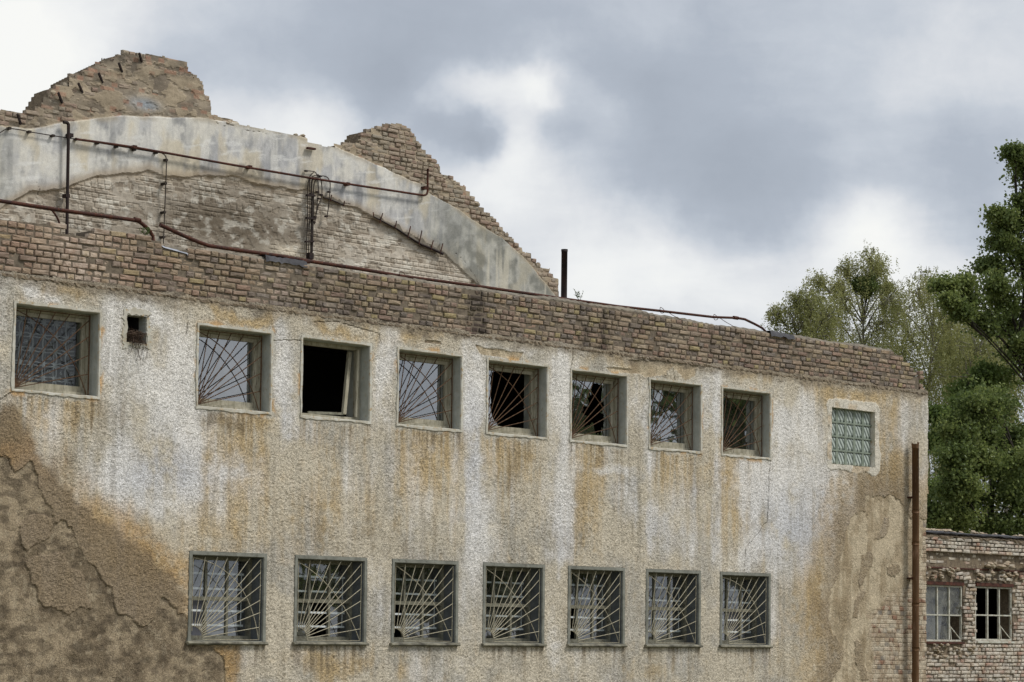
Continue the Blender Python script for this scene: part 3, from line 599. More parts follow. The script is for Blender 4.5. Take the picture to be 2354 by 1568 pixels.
# ------------------------------------------------------------------ windows
def loop_pts(o, grow, n=22, jit=0.0, seed=0):
    u0, u1, z0, z1 = o; r = random.Random(seed); pts = []; j = 0.0
    cs = [(u0 - grow, z0 - grow), (u1 + grow, z0 - grow), (u1 + grow, z1 + grow), (u0 - grow, z1 + grow)]
    for k in range(4):
        a, c = cs[k], cs[(k + 1) % 4]
        for i in range(n):
            t = i / n; j = j * .62 + (r.random() - .5) * 1.7 * jit
            x = a[0] + (c[0] - a[0]) * t; z = a[1] + (c[1] - a[1]) * t
            if k % 2 == 0: z += j
            else: x += j
            pts.append((x, z))
    return pts
def lining(o, lip, y_front, depth, jit, parent, mat, name='window', seed=1, lip_mat=None):
    L = [(loop_pts(o, lip, jit=jit, seed=seed), 0.0), (loop_pts(o, lip * .85, jit=jit, seed=seed), y_front), (loop_pts(o, 0.006, jit=jit * .35, seed=seed + 1), y_front), (loop_pts(o, -0.003, jit=jit * .2, seed=seed + 1), y_front + 0.02), (loop_pts(o, -0.002), depth)]
    V = []; Fq = []
    for pts, y in L: V += [(x, y, z) for x, z in pts]
    n = len(L[0][0])
    for l in range(len(L) - 1):
        for i in range(n): Fq.append((l * n + i, l * n + (i + 1) % n, (l + 1) * n + (i + 1) % n, (l + 1) * n + i))
    me = bpy.data.meshes.new(name); me.from_pydata(V, [], Fq); me.update()
    me.materials.append(lip_mat or mat); me.materials.append(mat)
    for i, p_ in enumerate(me.polygons): p_.material_index = 1 if i >= 3 * n else 0
    return link(name, me, parent)
def pane_mesh(o, y, hole=None, seed=0):
    u0, u1, z0, z1 = o
    if hole is None: return MB().quad((u0, y, z0), (u1, y, z0), (u1, y, z1), (u0, y, z1)).mesh('pane')
    hu, hz, ru, rz, jag = hole; r = random.Random(seed); N = 56; cx_, cz_ = u0 + (u1 - u0) * hu, z0 + (z1 - z0) * hz; V = []; Fq = []
    ph = [r.random() * 6.28 for _ in range(4)]
    for i in range(N):
        a = 2 * math.pi * i / N; c, s = math.cos(a), math.sin(a)
        tx = ((u1 - cx_) / c if c > 0 else (u0 - cx_) / c) if abs(c) > 1e-6 else 1e9; tz = ((z1 - cz_) / s if s > 0 else (z0 - cz_) / s) if abs(s) > 1e-6 else 1e9
        R = min(tx, tz); rr = 1 / math.sqrt((c / ru) ** 2 + (s / rz) ** 2) * (1 + jag * (math.sin(3 * a + ph[0]) * .4 + math.sin(7 * a + ph[1]) * .3 + (r.random() - .5) * .9))
        rr = min(rr, R * 0.999); V += [(cx_ + c * R, y, cz_ + s * R), (cx_ + c * rr, y, cz_ + s * rr)]
    for i in range(N):
        j = (i + 1) % N; Fq.append((2 * i, 2 * j, 2 * j + 1, 2 * i + 1))
    me = bpy.data.meshes.new('pane'); me.from_pydata(V, [], Fq); me.update(); return me
def bez(a, c, e, y, n=16): return [((1 - t) ** 2 * a[0] + 2 * t * (1 - t) * c[0] + t * t * e[0], y, (1 - t) ** 2 * a[1] + 2 * t * (1 - t) * c[1] + t * t * e[1]) for t in [i / n for i in range(n + 1)]]
def arc(cx_, cz_, ru, rz, a0, a1, y, n=18): return [(cx_ + ru * math.cos(math.radians(a0 + (a1 - a0) * i / n)), y, cz_ + rz * math.sin(math.radians(a0 + (a1 - a0) * i / n))) for i in range(n + 1)]

UP_LAB = ['upper window with lace curtain and rusty fan grille, at the left end of the facade', 'upper window with rusty fan grille right of the nest hole', 'upper window without glass or grille, with leaning sash timber',
          'upper window with fan grille right of the open one', 'upper window with a large piece of its pane gone', 'upper window with a jagged hole in its pane', 'upper window with dark pane, second from the glass blocks', 'upper window nearest the glass block panel']
for i, o in enumerate(UP):
    u0, u1, z0, z1 = o; Wd = u1 - u0; Hh = z1 - z0
    win = lining(o, 0.042, -0.047, 0.43, 0.011, fac, M['reveal'], seed=20 + i, lip_mat=M['lip']); win['label'] = UP_LAB[i]
    yf = 0.155
    f_ = MB(); fw = 0.055; f_.box(u0 + .004, u0 + fw, yf, yf + .08, z0 + .004, z1 - .004); f_.box(u1 - fw, u1 - .004, yf, yf + .08, z0 + .004, z1 - .004); f_.box(u0 + fw, u1 - fw, yf + .002, yf + .078, z1 - fw, z1 - .004); f_.box(u0 + fw, u1 - fw, yf + .002, yf + .078, z0 + .004, z0 + fw)
    f_.build('frame', M['wood'], win)
    a0, a1, c0, c1 = u0 + fw + .003, u1 - fw - .003, z0 + fw + .003, z1 - fw - .003
    if i == 2:
        s = MB(); s.beam((u1 - .115, yf + .10, c1 - .02), (u1 - .30, yf - .01, c0 + .03), .055, .045); s.build('sash_stile', M['wood'], win)
        s = MB(); s.beam((u1 - .30, yf + .0, c0 + .035), (u0 + .28, yf + .02, c0 + .01), .035, .03); s.build('sash_rail', M['wood_old'], win)
        s = MB(); s.beam((u1 - .075, yf - .03, c1 + .01), (u1 - .10, yf - .035, c0), .035, .03); s.build('sash_stile', M['wood'], win)
        continue
    s = MB(); sw = .05; ys = yf + .022; s.box(a0, a0 + sw, ys, ys + .045, c0, c1); s.box(a1 - sw, a1, ys, ys + .045, c0, c1); s.box(a0 + sw, a1 - sw, ys + .002, ys + .043, c1 - sw, c1); s.box(a0 + sw, a1 - sw, ys + .002, ys + .043, c0, c0 + .07)
    s.build('sash', M['wood'], win)
    g_o = (a0 + sw, a1 - sw, c0 + .07, c1 - sw)
    hole = {4: (.66, .62, .50, .62, .08), 5: (.66, .46, .20, .40, .5)}.get(i)
    gm = pane_mesh(g_o, ys + .03, hole, i); link('pane', gm, win, M['glass_lace' if i == 0 else 'glass'])
    if i == 0:
        cu = MB(); nn = 60
        for k in range(nn):
            xa = g_o[0] + (g_o[1] - g_o[0]) * k / nn; xb = g_o[0] + (g_o[1] - g_o[0]) * (k + 1) / nn
            ya = .34 + .018 * math.sin(k * .9) + .008 * math.sin(k * .37); yb = .34 + .018 * math.sin((k + 1) * .9) + .008 * math.sin((k + 1) * .37)
            cu.quad((xa, ya, g_o[2] - .02), (xb, yb, g_o[2] - .02), (xb, yb, g_o[3] + .02), (xa, ya, g_o[3] + .02))
        cu.build('lace_curtain', M['lace'], win, smooth=True)
    # fan grille in front of the frame
    yg = 0.085; hub = (u0 + .075, z0 + .03); rr = .0068
    ends = [(u0 + Wd * f__, z1 - .03) for f__ in (.20, .37, .54, .71)] + [(u1 - .06, z1 - .08)] + [(u1 - .06, z0 + Hh * f__) for f__ in (.72, .50, .27)]
    for e in ends:
        j = rnd.uniform(-.008, .008); bm_ = MB().tube([(hub[0], yg + j, hub[1]), (e[0] + rnd.uniform(-.01, .01), yg + j, e[1])], rr, 6); bm_.build('grille_bar', M['grille_rust'], win)
    MB().tube(bez((u0 + .03, z1 - .04), (u0 + Wd * .72, z0 + Hh * .74), (u1 - .075, z0 + .02), yg + .012), rr, 6).build('grille_arc', M['grille_rust'], win)
    MB().tube([(u1 - .055, yg, z0 + .01), (u1 - .055, yg, z1 - .02)], .010, 6).build('grille_post', M['grille_rust'], win)
    MB().tube([(u0 + .01, yg, z1 - .035), (u1 - .05, yg, z1 - .035)], .006, 6).build('grille_rail', M['grille_rust'], win)

LO_LAB = ['lower window with pale blind behind its cream sunburst grille, leftmost of the lower row', 'lower window with an empty middle pane, second in the lower row', 'lower window above the cleaner sill, third in the lower row', 'lower window in the middle of the lower row', 'lower window with missing lower left pane, fifth in the lower row',
          'lower window, sixth in the lower row', 'lower window with a slanting grey blind, last before the downpipe']
for i, o in enumerate(LO):
    bw = 0.055; oi = (o[0] + bw, o[1] - bw, o[2] + .012, o[3] - bw); u0, u1, z0, z1 = oi; Wd = u1 - u0; Hh = z1 - z0
    win = lining((u0, u1, z0, z1), bw + .004, -0.046, 0.43, 0.003, fac, M['reveal_low'], seed=50 + i, lip_mat=M['band']); win['label'] = LO_LAB[i]
    # sheet sill with a rolled nose
    pr = [(.05, z0 + .008), (-.055, z0 - .004), (-.085, z0 - .012), (-.092, z0 - .03), (-.08, z0 - .045), (-.06, z0 - .045), (-.04, z0 - .03), (.03, z0 - .02)]
    s = MB(); nseg = 14
    for k in range(nseg + 1):
        x = o[0] - .02 + (o[1] - o[0] + .03) * k / nseg; dz = rnd.uniform(-.003, .003); s.v += [(x, y, z + dz) for y, z in pr]
    m_ = len(pr)
    for k in range(nseg):
        for q in range(m_): a = k * m_ + q; b_ = k * m_ + (q + 1) % m_; s.f.append((a, b_, b_ + m_, a + m_))
    s.f.append(tuple(range(m_))); s.f.append(tuple(reversed(range(nseg * m_, nseg * m_ + m_))))
    s.build('sill', M['sill'], win)
    yf = .20; fw = .05; f_ = MB(); f_.box(u0 + .003, u0 + fw, yf, yf + .07, z0 + .003, z1 - .003); f_.box(u1 - fw, u1 - .003, yf, yf + .07, z0 + .003, z1 - .003); f_.box(u0 + fw, u1 - fw, yf + .002, yf + .068, z1 - fw, z1 - .003); f_.box(u0 + fw, u1 - fw, yf + .002, yf + .068, z0 + .003, z0 + fw + .02)
    f_.build('frame', M['wood_old'], win)
    xs = [u0 + fw, u0 + Wd * .36, u0 + Wd * .66, u1 - fw]; zs = [z0 + fw + .02, z0 + Hh * .50, z1 - fw]
    for k in (1, 2): MB().box(xs[k] - .018, xs[k] + .018, yf + .01, yf + .055, zs[0] + .002, zs[2] - .002).build('mullion', M['wood_old'], win)
    MB().box(xs[0] + .002, xs[3] - .002, yf - .004, yf + .05, zs[1] - .025, zs[1] + .025).build('transom', M['wood_old'], win)
    miss = {0: [(0, 0)], 1: [(1, 0)], 2: [(0, 0)], 4: [(0, 0)], 6: [(1, 0)]}.get(i, [])
    for a in range(3):
        for c in range(2):
            if (a, c) in miss: continue
            po = (xs[a] + (.018 if a else 0), xs[a + 1] - (.018 if a < 2 else 0), zs[c] + (.026 if c else 0), zs[c + 1] - (.026 if c == 0 else 0))
            link('pane', pane_mesh(po, yf + .03), win, M['glass_low'])
    for k, f__ in enumerate((.19, .36, .62, .80)):
        MB().beam((u0 + .03, yf + .05, z0 + Hh * f__), (u1 - .10, yf + .05, z0 + Hh * f__ - .005), .026, .012).build('inner_bar', M['whitebar'], win)
    MB().beam((u1 - .13, yf + .062, z0 + Hh * .17), (u1 - .13, yf + .062, z0 + Hh * .82), .012, .01).build('inner_bar', M['whitebar'], win)
    if i in (0, 6):
        s = MB(); t_ = .10 if i == 0 else .20; yb = yf + .19
        s.quad((u0 + .02 + (0 if i == 0 else .05), yb, z0 + .05), (u1 - .06, yb, z0 + .05), (u1 - .08 - t_, yb, z1 - .08), (u0 + .03, yb, z1 - .08)); s.build('blind', M['curtain'], win)
    # sunburst grille flush with the wall
    yg = -.005; hc = (u0 + .045, z0 + .02); hr = .175; rr = .0055; j = rnd.uniform(-.01, .01)
    tgt = [(u0 + Wd * f__, z1 - .015) for f__ in (.035, .20, .36, .51, .67, .83)] + [(u1 - .02, z1 - .02)] + [(u1 - .025, z0 + Hh * f__) for f__ in (.83, .665, .50, .335, .17)]
    for e in tgt:
        d = np.array([e[0] - hc[0], e[1] - hc[1]]); d = d / np.linalg.norm(d); st_ = (hc[0] + d[0] * hr, hc[1] + d[1] * hr)
        if e[0] < u0 + .06: st_ = (u0 + .035, hc[1] + .11)
        jj = rnd.uniform(-.006, .006); MB().tube([(st_[0], yg + jj, st_[1]), (e[0] + rnd.uniform(-.008, .008), yg + jj, e[1] + rnd.uniform(-.012, .012))], rr, 6).build('grille_bar', M['grille_cream'], win)
    MB().tube(arc(hc[0], hc[1], hr, hr, -6, 98, yg + .008, 14), rr, 6).build('grille_hub', M['grille_cream'], win)
    MB().tube(bez((u0 + .03, z1 - .03), (u0 + Wd * (.82 if i in (0, 6) else .66), z0 + Hh * (.88 if i in (0, 6) else .70)), (u1 - .03, z0 + .03), yg + .012), rr, 6).build('grille_arc', M['grille_cream'], win)
    MB().tube([(u1 - .02, yg, z1 - .02), (u1 - .03, yg, z0 + .02), (hc[0] + hr, yg, z0 + .02)], rr, 6).build('grille_frame', M['grille_cream'], win)

# glass block panel
gbp = MB(); u0, u1, z0, z1 = GB; cw = (u1 - u0) / 5; chh = (z1 - z0) / 4
gbp.box(u0 - .01, u1 + .01, .055, .30, z0 - .01, z1 + .01)
gp = gbp.build('glass_block_panel', M['block_rim'], fac); gp['label'] = 'panel of greenish ribbed glass blocks in a whitewashed surround'
s = MB()
for a, b_ in (((u0, z0), (u1, z0)), ((u1, z0), (u1, z1)), ((u1, z1), (u0, z1)), ((u0, z1), (u0, z0))): s.quad((a[0], -.046, a[1]), (b_[0], -.046, b_[1]), (b_[0], .06, b_[1]), (a[0], .06, a[1]))
s.build('reveal', M['whitewash'], gp)
bmesh_block = MB(); q = .016; bmesh_block.v = [(-cw / 2 + q, 0, -chh / 2 + q), (cw / 2 - q, 0, -chh / 2 + q), (cw / 2 - q, 0, chh / 2 - q), (-cw / 2 + q, 0, chh / 2 - q)]; q = .045
bmesh_block.v += [(-cw / 2 + q, -.010, -chh / 2 + q), (cw / 2 - q, -.010, -chh / 2 + q), (cw / 2 - q, -.010, chh / 2 - q), (-cw / 2 + q, -.010, chh / 2 - q)]
bmesh_block.f = [(4, 5, 6, 7), (0, 1, 5, 4), (1, 2, 6, 5), (2, 3, 7, 6), (3, 0, 4, 7)]; bme = bmesh_block.mesh('glass_block'); bme.materials.append(M['block'])
for a in range(5):
    for c in range(4):
        ob = link('glass_block', bme, gp); ob.location = (u0 + cw * (a + .5), .046, z0 + chh * (c + .5))
s = MB()
for a in range(1, 5): s.box(u0 + cw * a - .034, u0 + cw * a + .030, .028, .056, z0, z1)
for c in range(1, 4): s.box(u0, u1, .022, .056, z0 + chh * c - .012, z0 + chh * c + .012)
s.build('joint_grid', M['block_rim'], gp)

# nest hole
hl = lining(HOLE, 0.07, -0.044, 0.13, 0.034, fac, M['reveal'], name='wall_hole', seed=91, lip_mat=M['lip']); hl['label'] = 'small square hole broken through the wall'
hl.name = 'wall_hole'
s = MB(); u0, u1, z0, z1 = HOLE
for k in range(300):
    c = (rnd.uniform(u0 + .07, u1 - .07), rnd.uniform(-.08, .12), z0 + rnd.uniform(-.02, .15)); d = _n(np.array([rnd.gauss(0, 1), rnd.gauss(0, .5), rnd.gauss(0, .35)])) * rnd.uniform(.03, .10)
    s.tube([np.array(c) - d, np.array(c) + [0, 0, rnd.uniform(-.02, .02)], np.array(c) + d], rnd.uniform(.0015, .0035), 3, False)
for k in range(16):
    x = rnd.uniform(u0 + .05, u1); l = rnd.uniform(.06, .34); p0 = np.array([x, -.06, z0 + .03]); s.tube([p0, p0 + [rnd.uniform(-.02, .03), -.012, -l * .5], p0 + [rnd.uniform(-.04, .06), -.005, -l]], .0022, 3, False)
tag(s.build('bird_nest', M['twig']), 'bird nest of loose dry twigs spilling out of the small wall hole', 'nest')

# ------------------------------------------------------------------ bricks
def brick_proto(L, Hh, dep, seed):
    r = random.Random(seed); pts = []
    base = [(-L / 2, -Hh / 2), (0, -Hh / 2), (L / 2, -Hh / 2), (L / 2, 0), (L / 2, Hh / 2), (0, Hh / 2), (-L / 2, Hh / 2), (-L / 2, 0)]
    V = []
    for y, k in ((dep, 1.0), (0.006, 1.0), (-0.004, None)):
        for a, c in base:
            if k is None: s_ = .009; V.append((a - math.copysign(s_, a) * (a != 0) + r.uniform(-.005, .005), y + r.uniform(-.003, .007), c - math.copysign(s_, c) * (c != 0) + r.uniform(-.0042, .0042)))
            else: V.append((a + r.uniform(-.0025, .0025), y, c + r.uniform(-.0028, .0028)))
    V.append((r.uniform(-.02, .02), -0.0055 + r.uniform(-.002, .002), r.uniform(-.005, .005)))
    F = []
    for l in (0, 8):
        for i in range(8): F.append((l + i, l + (i + 1) % 8, l + 8 + (i + 1) % 8, l + 8 + i))
    T = [(16 + i, 16 + (i + 1) % 8, 24) for i in range(8)]
    return V, F, T
PROTO = {}
for kind, L in (('s', .244), ('h', .115)):
    PROTO[kind] = [brick_proto(L, .0635, .07, 100 + i + (50 if kind == 's' else 0)) for i in range(12)]
def proto_mesh(kind, i, mat, cache={}):
    key = (kind, i, mat.name)
    if key not in cache:
        V, F, T = PROTO[kind][i]; me = bpy.data.meshes.new('brick'); me.from_pydata(V, [], F + T); me.update(); me.materials.append(mat)
        a = me.attributes.new('rnd', 'FLOAT', 'POINT'); a.data.foreach_set('value', np.full(len(V), i * .083, np.float32)); cache[key] = me
    return cache[key]
def lay(parent, mat, bricks, name='brick', maxn=300):
    """bricks: (kind, x, y, z, tilt, sx, sz); the 300 nearest are parts, the rest one joined part"""
    bricks = sorted(bricks, key=lambda q: (q[1] - CAM[0]) ** 2 + (q[3] - CAM[2]) ** 2 * .1)
    VV = []; FF = []; TT = []; RR = []; n = 0
    for k, (kind, x, y, z, tl, sx, sz) in enumerate(bricks):
        i = rnd.randrange(12)
        if k < maxn:
            o = link(name, proto_mesh(kind, i, mat), parent); o.location = (x, y, z); o.rotation_euler = (rnd.uniform(-.03, .03), tl, rnd.uniform(-.03, .03)); o.scale = (sx, 1, sz)
        else:
            V, F, T = PROTO[kind][i]; V = np.array(V) * [sx, 1, sz]; c, s_ = math.cos(tl), math.sin(tl); V = np.stack([V[:, 0] * c + V[:, 2] * s_, V[:, 1], -V[:, 0] * s_ + V[:, 2] * c], 1) + [x, y, z]
            VV.append(V); FF += [tuple(n + q for q in f) for f in F + T]; RR += [rnd.random()] * len(V); n += len(V)
    if VV:
        me = bpy.data.meshes.new('brickwork'); me.from_pydata(np.concatenate(VV).tolist(), [], FF); me.update(); a = me.attributes.new('rnd', 'FLOAT', 'POINT'); a.data.foreach_set('value', np.array(RR, np.float32))
        o = link('brickwork', me, parent, mat); o['kind'] = 'stuff'
CH = 0.0775
def courses(u_a, u_b, z_a, z_b, y_fn, ok, sdev=.0045, pat=0, zbase=0.0):
    out = []; k = 0; z = z_a + CH / 2
    while z < z_b:
        kk = (k + pat) % 3; x = u_a - rnd.uniform(0, .2)
        while x < u_b:
            st_ = (kk == 0 and rnd.random() < .80) or (kk != 0 and rnd.random() < .13)
            L = .26 if st_ else .13; cx_ = x + L / 2
            if ok(cx_, z, L): out.append(('s' if st_ else 'h', cx_, y_fn(cx_, z) + rnd.gauss(0, sdev) + (rnd.uniform(.012, .03) if rnd.random() < .035 else 0), z + rnd.gauss(0, .0026), rnd.gauss(0, .018), rnd.uniform(.93, 1.02), rnd.uniform(.86, 1.03)))
            x += L
        z += CH; k += 1
    return out
# parapet: nine courses, the top one stepping as in the photograph
topline = np.array([(P(a, c)[0], P(a, c)[2]) for a, c in ((-400, 455), (0, 498), (100, 509), (154, 516), (155, 533), (205, 540), (206, 523), (300, 536), (375, 551), (378, 566), (520, 582), (600, 592), (700, 606), (760, 617), (880, 633), (1000, 650), (1130, 668), (1330, 693), (1480, 716), (1600, 740), (1780, 766), (1950, 790), (2062, 806), (2064, 812), (2082, 815), (2084, 828), (2095, 830), (2097, 842), (2104, 845), (2112, 862), (2118, 885), (2121, 905))])
tlx = np.maximum.accumulate(topline[:, 0] + np.arange(len(topline)) * 1e-5)
top_at = lambda x: float(np.interp(x, tlx, topline[:, 1]))
def pal_ok(x, z, L): return z + .02 < top_at(x) and z + .02 < top_at(min(x + L * .3, 19.2)) and x + L / 2 < 19.04 and not (18.78 < x < 18.86 and z < 6.25)
lay(fac, M['brick_parapet'], courses(-1.6, 19.06, Z_PL - 0.06, 6.66, lambda x, z: -.004 + .012 * (vn(np.float64(x * 2.5), np.float64(z * 4), 5) - .5), pal_ok, .007))
mb_ = MB(); n = 150; xs = np.linspace(-3.9, 19.02, n)
for i in range(n - 1):
    za = min(top_at(xs[i]), top_at(xs[i + 1])) - .03
    mb_.box(xs[i], xs[i + 1], .008, .36, Z_PL - .12, za)
mb_.build('mortar_bed', M['mortar'], fac)
# concrete topping on the parapet from the step to the corner
def ragged(x0, x1, y0, y1, z_lo, z_hi, step, jit, name, mat, parent, seed=3, z_fn=None):
    r = random.Random(seed); s = MB(); N = int((x1 - x0) / step); prev = None
    for i in range(N + 1):
        x = x0 + (x1 - x0) * i / N; zt = z_hi(x) if callable(z_hi) else z_hi; zl = z_lo(x) if callable(z_lo) else z_lo
        j = [r.uniform(-jit, jit) for _ in range(6)]
        ring = [(x + j[0], y0 + j[1] * .6, zl + j[2]), (x, y1, zl), (x, y1, zt), (x + j[3], y0 + .05 + j[4] * .5, zt + j[5] * .7), (x + j[3], y0 + j[4], (zt + zl) / 2 + j[5] * .5)]
        s.v += ring
    for i in range(N):
        for k in range(5): a = i * 5 + k; c = i * 5 + (k + 1) % 5; s.f.append((a, c, c + 5, a + 5))
    s.f.append(tuple(range(5))); s.f.append(tuple(reversed(range(N * 5, N * 5 + 5)))); return s.build(name, mat, parent)
xa = P(385, 560)[0]
ragged(xa, 18.1, .015, .40, lambda x: top_at(x) - .06, lambda x: top_at(x) + .012 + .022 * math.sin(x * 2.1) ** 2, .06, .013, 'parapet_topping', M['concrete'], fac)
# thin frayed mortar ledge where the plaster ends
ragged(-1.5, U_END - .02, -.040, .02, lambda x: Z_PL - .05, lambda x: Z_PL + .005 + .022 * math.sin(x * 5.3) * math.sin(x * 1.7 + 1), .035, .012, 'mortar_ledge', M['mortar_pale'], fac, 9)
# stepped end bricks of the corner
s = MB()
for k, (x, z) in enumerate(((18.94, 6.26), (18.95, 6.18), (18.93, 6.03), (18.97, 5.97))):
    o = link('brick', proto_mesh('h', k, M['brick_parapet']), fac); o.location = (x, -.004, z); o.rotation_euler = (0, .12 * (k - 1), 0)
# sheet metal scraps and felt on the parapet
s = MB(); a = P(376, 566); s.quad((a[0], -.01, a[2] - .02), (a[0] + .36, -.02, a[2] - .06), (a[0] + .42, .06, a[2] + .0), (a[0] + .02, .08, a[2] + .02)); s.quad((a[0] + .36, -.02, a[2] - .06), (a[0] + .40, -.018, a[2] - .10), (a[0] + .46, .03, a[2] - .05), (a[0] + .42, .06, a[2]))
tag(s.build('metal_scrap', mottled('zinc_sheet', lin(170, 174, 182), lin(130, 134, 142), 5, .5, .2)), 'bent scrap of pale zinc sheet lying at the step of the parapet', 'metal sheet')
a = P(610, 592); b_ = P(705, 606)
s = MB(); N = 14
for i in range(N + 1):
    x = a[0] + (b_[0] - a[0]) * i / N; s.v += [(x, -.03 + rnd.uniform(-.01, .01), a[2] - .045 + rnd.uniform(-.02, .012)), (x, .0, a[2] + .03 + rnd.uniform(-.01, .01)), (x, .3, a[2] + .05)]
for i in range(N):
    for k in (0, 1): q = i * 3 + k; s.f.append((q, q + 3, q + 4, q + 1))
tag(s.build('felt_strip', M['tar']), 'torn strip of black roofing felt under the rusty rail near the cable bundle', 'roofing felt')
a = P(1770, 763); s = MB(); N = 10
for i in range(N + 1):
    x = a[0] - .02 + .62 * i / N; z = top_at(x); s.v += [(x, -.05, z - .06 + rnd.uniform(-.02, .02)), (x + .03, .0, z + .035 - .02 * i / N), (x, .35, z + .04)]
for i in range(N):
    for k in (0, 1): q = i * 3 + k; s.f.append((q, q + 3, q + 4, q + 1))
tag(s.build('felt_strip', M['tar']), 'grey felt flap hanging over the parapet where the rusty rail ends', 'roofing felt')

# ------------------------------------------------------------------ pipes and rails
def smooth_path(pts, n=5):
    """Catmull-Rom through the points"""
    pts = [np.array(p, float) for p in pts]; q = [2 * pts[0] - pts[1]] + pts + [2 * pts[-1] - pts[-2]]; out = []
    for i in range(1, len(q) - 2):
        for k in range(n):
            t = k / n; a, b_, c, d = q[i - 1], q[i], q[i + 1], q[i + 2]
            out.append(.5 * ((2 * b_) + (c - a) * t + (2 * a - 5 * b_ + 4 * c - d) * t * t + (-a + 3 * b_ - 3 * c + d) * t ** 3))
    out.append(pts[-1]); return out
yr = .16
rail = thing('guard_rail', 'thick rusty rail pipe above the left end of the parapet, bent down at its end', 'railing', P(0, 470, yr))
rail_off = rail.location
def rel(o, pts): return [np.array(p) - np.array(o.location) for p in pts]
MB().tube(rel(rail, [P(-300, 425, yr), P(0, 462, yr), P(160, 486, yr), P(300, 505, yr), P(318, 508, yr), P(335, 521, yr), P(345, 532, yr), P(351, 543, yr), P(353, 560, yr)]), .025, 10).build('rail_tube', M['rust'], rail, True)
MB().tube(rel(rail, [P(308, 504, yr), P(322, 508, yr)]), .031, 10).build('coupling', M['rust'], rail, True)
MB().tube(rel(rail, smooth_path([P(112, 476, yr), P(120, 484, yr), P(130, 498, yr), P(136, 512, yr), P(137, 530, yr)])), .013, 8).build('brace', M['rust'], rail, True)
rail2 = thing('guard_rail', 'long rusty rail pipe lying low along the parapet, its right end bent down', 'railing', P(370, 518, yr))
pt = [(368, 517), (420, 541), (455, 556), (480, 565), (560, 577), (640, 588), (720, 602), (820, 617), (920, 634), (1100, 658), (1290, 686), (1420, 704), (1520, 715), (1640, 729), (1694, 731), (1712, 734), (1735, 745), (1752, 754), (1760, 762)]
MB().tube(rel(rail2, [P(x, y, yr - .06) for x, y in pt]), [.026 if x < 900 else .022 if x < 1400 else .02 for x, y in pt], 10).build('rail_tube', M['rust'], rail2, True)
for cx_, cy_ in ((925, 631), (1522, 713), (1645, 729)):
    c = P(cx_, cy_, yr - .06); lp = [c + [.055 * math.cos(a_ * .7) * (1 + .1 * a_), .03 * math.sin(a_), .045 * math.sin(a_ * .7)] for a_ in range(0, 10)] + [c + [.18, -.05, -.06], c + [.38, -.10, -.14]]
    MB().tube(rel(rail2, smooth_path(lp, 3)), .005, 5).build('wire_tie', M['rust'], rail2)
for a, b_ in (((697, 600), (711, 603)), ((1686, 730), (1696, 731.5))): MB().tube(rel(rail2, [P(*a, yr - .06), P(*b_, yr - .06)]), .029, 10).build('coupling', M['rust'], rail2, True)
a = P(1296, 700, 1.0); h_ = P(1298, 574, 1.0)[2] - 6.2
vp = thing('vent_pipe', 'upright blackened vent pipe standing behind the parapet at the foot of the gable', 'pipe', (a[0], 1.0, 6.2))
MB().tube([(0, 0, 0), (.005, 0, h_)], .048, 18, True).build('pipe_tube', M['black_iron'], vp, True); MB().tube([(.005, 0, h_ - .03), (.005, 0, h_ + .004)], .052, 18).build('pipe_rim', M['black_iron'], vp, True)
# downpipe
a = P(2104, 1024, -.16); dp = thing('downpipe', 'rusty brown downpipe with pale joint rings at the right corner of the facade', 'downpipe', (a[0], -.16, 0))
zt = a[2]; MB().tube([(0, 0, 0), (0, 0, .9), (.004, 0, 2.0), (.01, 0, 3.1), (.005, 0, zt)], .060, 20).build('pipe_tube', M['rust_pipe'], dp, True)
for y in (1176, 1249, 1390, 1492): z = P(2104, y, -.16)[2]; MB().tube([(.005, 0, z - .03), (.005, 0, z + .03)], .065, 20).build('joint_ring', M['rust_pipe'], dp, True)
s = MB(); r_ = random.Random(4); N = 22
for k in range(N):
    a_ = 2 * math.pi * k / N; a2 = 2 * math.pi * (k + 1) / N; hh = .035 + .045 * r_.random(); s.quad((.062 * math.cos(a_), .062 * math.sin(a_), zt - .05), (.062 * math.cos(a2), .062 * math.sin(a2), zt - .05), (.066 * math.cos(a2), .066 * math.sin(a2), zt + hh - .02), (.066 * math.cos(a_), .066 * math.sin(a_), zt + hh - .02))
s.build('torn_rim', M['rust_pipe'], dp)
for z in (zt - .9, zt - 2.3): MB().box(-.07, .07, .0, .16, z - .012, z + .012).build('bracket', M['rust'], dp)

# ------------------------------------------------------------------ ruined gable
YG = 6.0
gable = thing('ruined_gable_wall', 'ruined gable wall with two broken brick peaks over a pale painted arch band', 'ruin', P(600, 700, YG) * [1, 1, 0])
GO = np.array(gable.location)
sil = [(-500, 252), (0, 252), (73.5, 258), (78, 250.5), (88, 241), (97, 230), (108, 211), (116, 199), (138, 191), (153, 188), (154, 178.6), (200, 155), (281.5, 117), (344, 125.4), (406.6, 138), (425.4, 144), (433, 161.4), (441, 171), (463, 186.4), (464, 205), (467.6, 214.6), (484, 227), (485, 264.6), (510, 269), (538, 274), (550.5, 285), (613, 297.5),
       (685, 314), (756, 333.4), (777, 326.4), (826, 330), (828, 314), (838.5, 296), (876, 291), (877, 284), (900, 280.7), (924.7, 285), (935, 293), (963, 324.6), (967, 337), (1009, 375.7), (1011, 398.5), (1046, 409), (1114.7, 483), (1118, 490), (1132, 493.5), (1153, 518), (1178, 544.6), (1199, 565.7), (1201, 576), (1216.7, 581.5), (1255.4, 616.7), (1283.6, 645), (1288, 683.5), (1289, 760)]
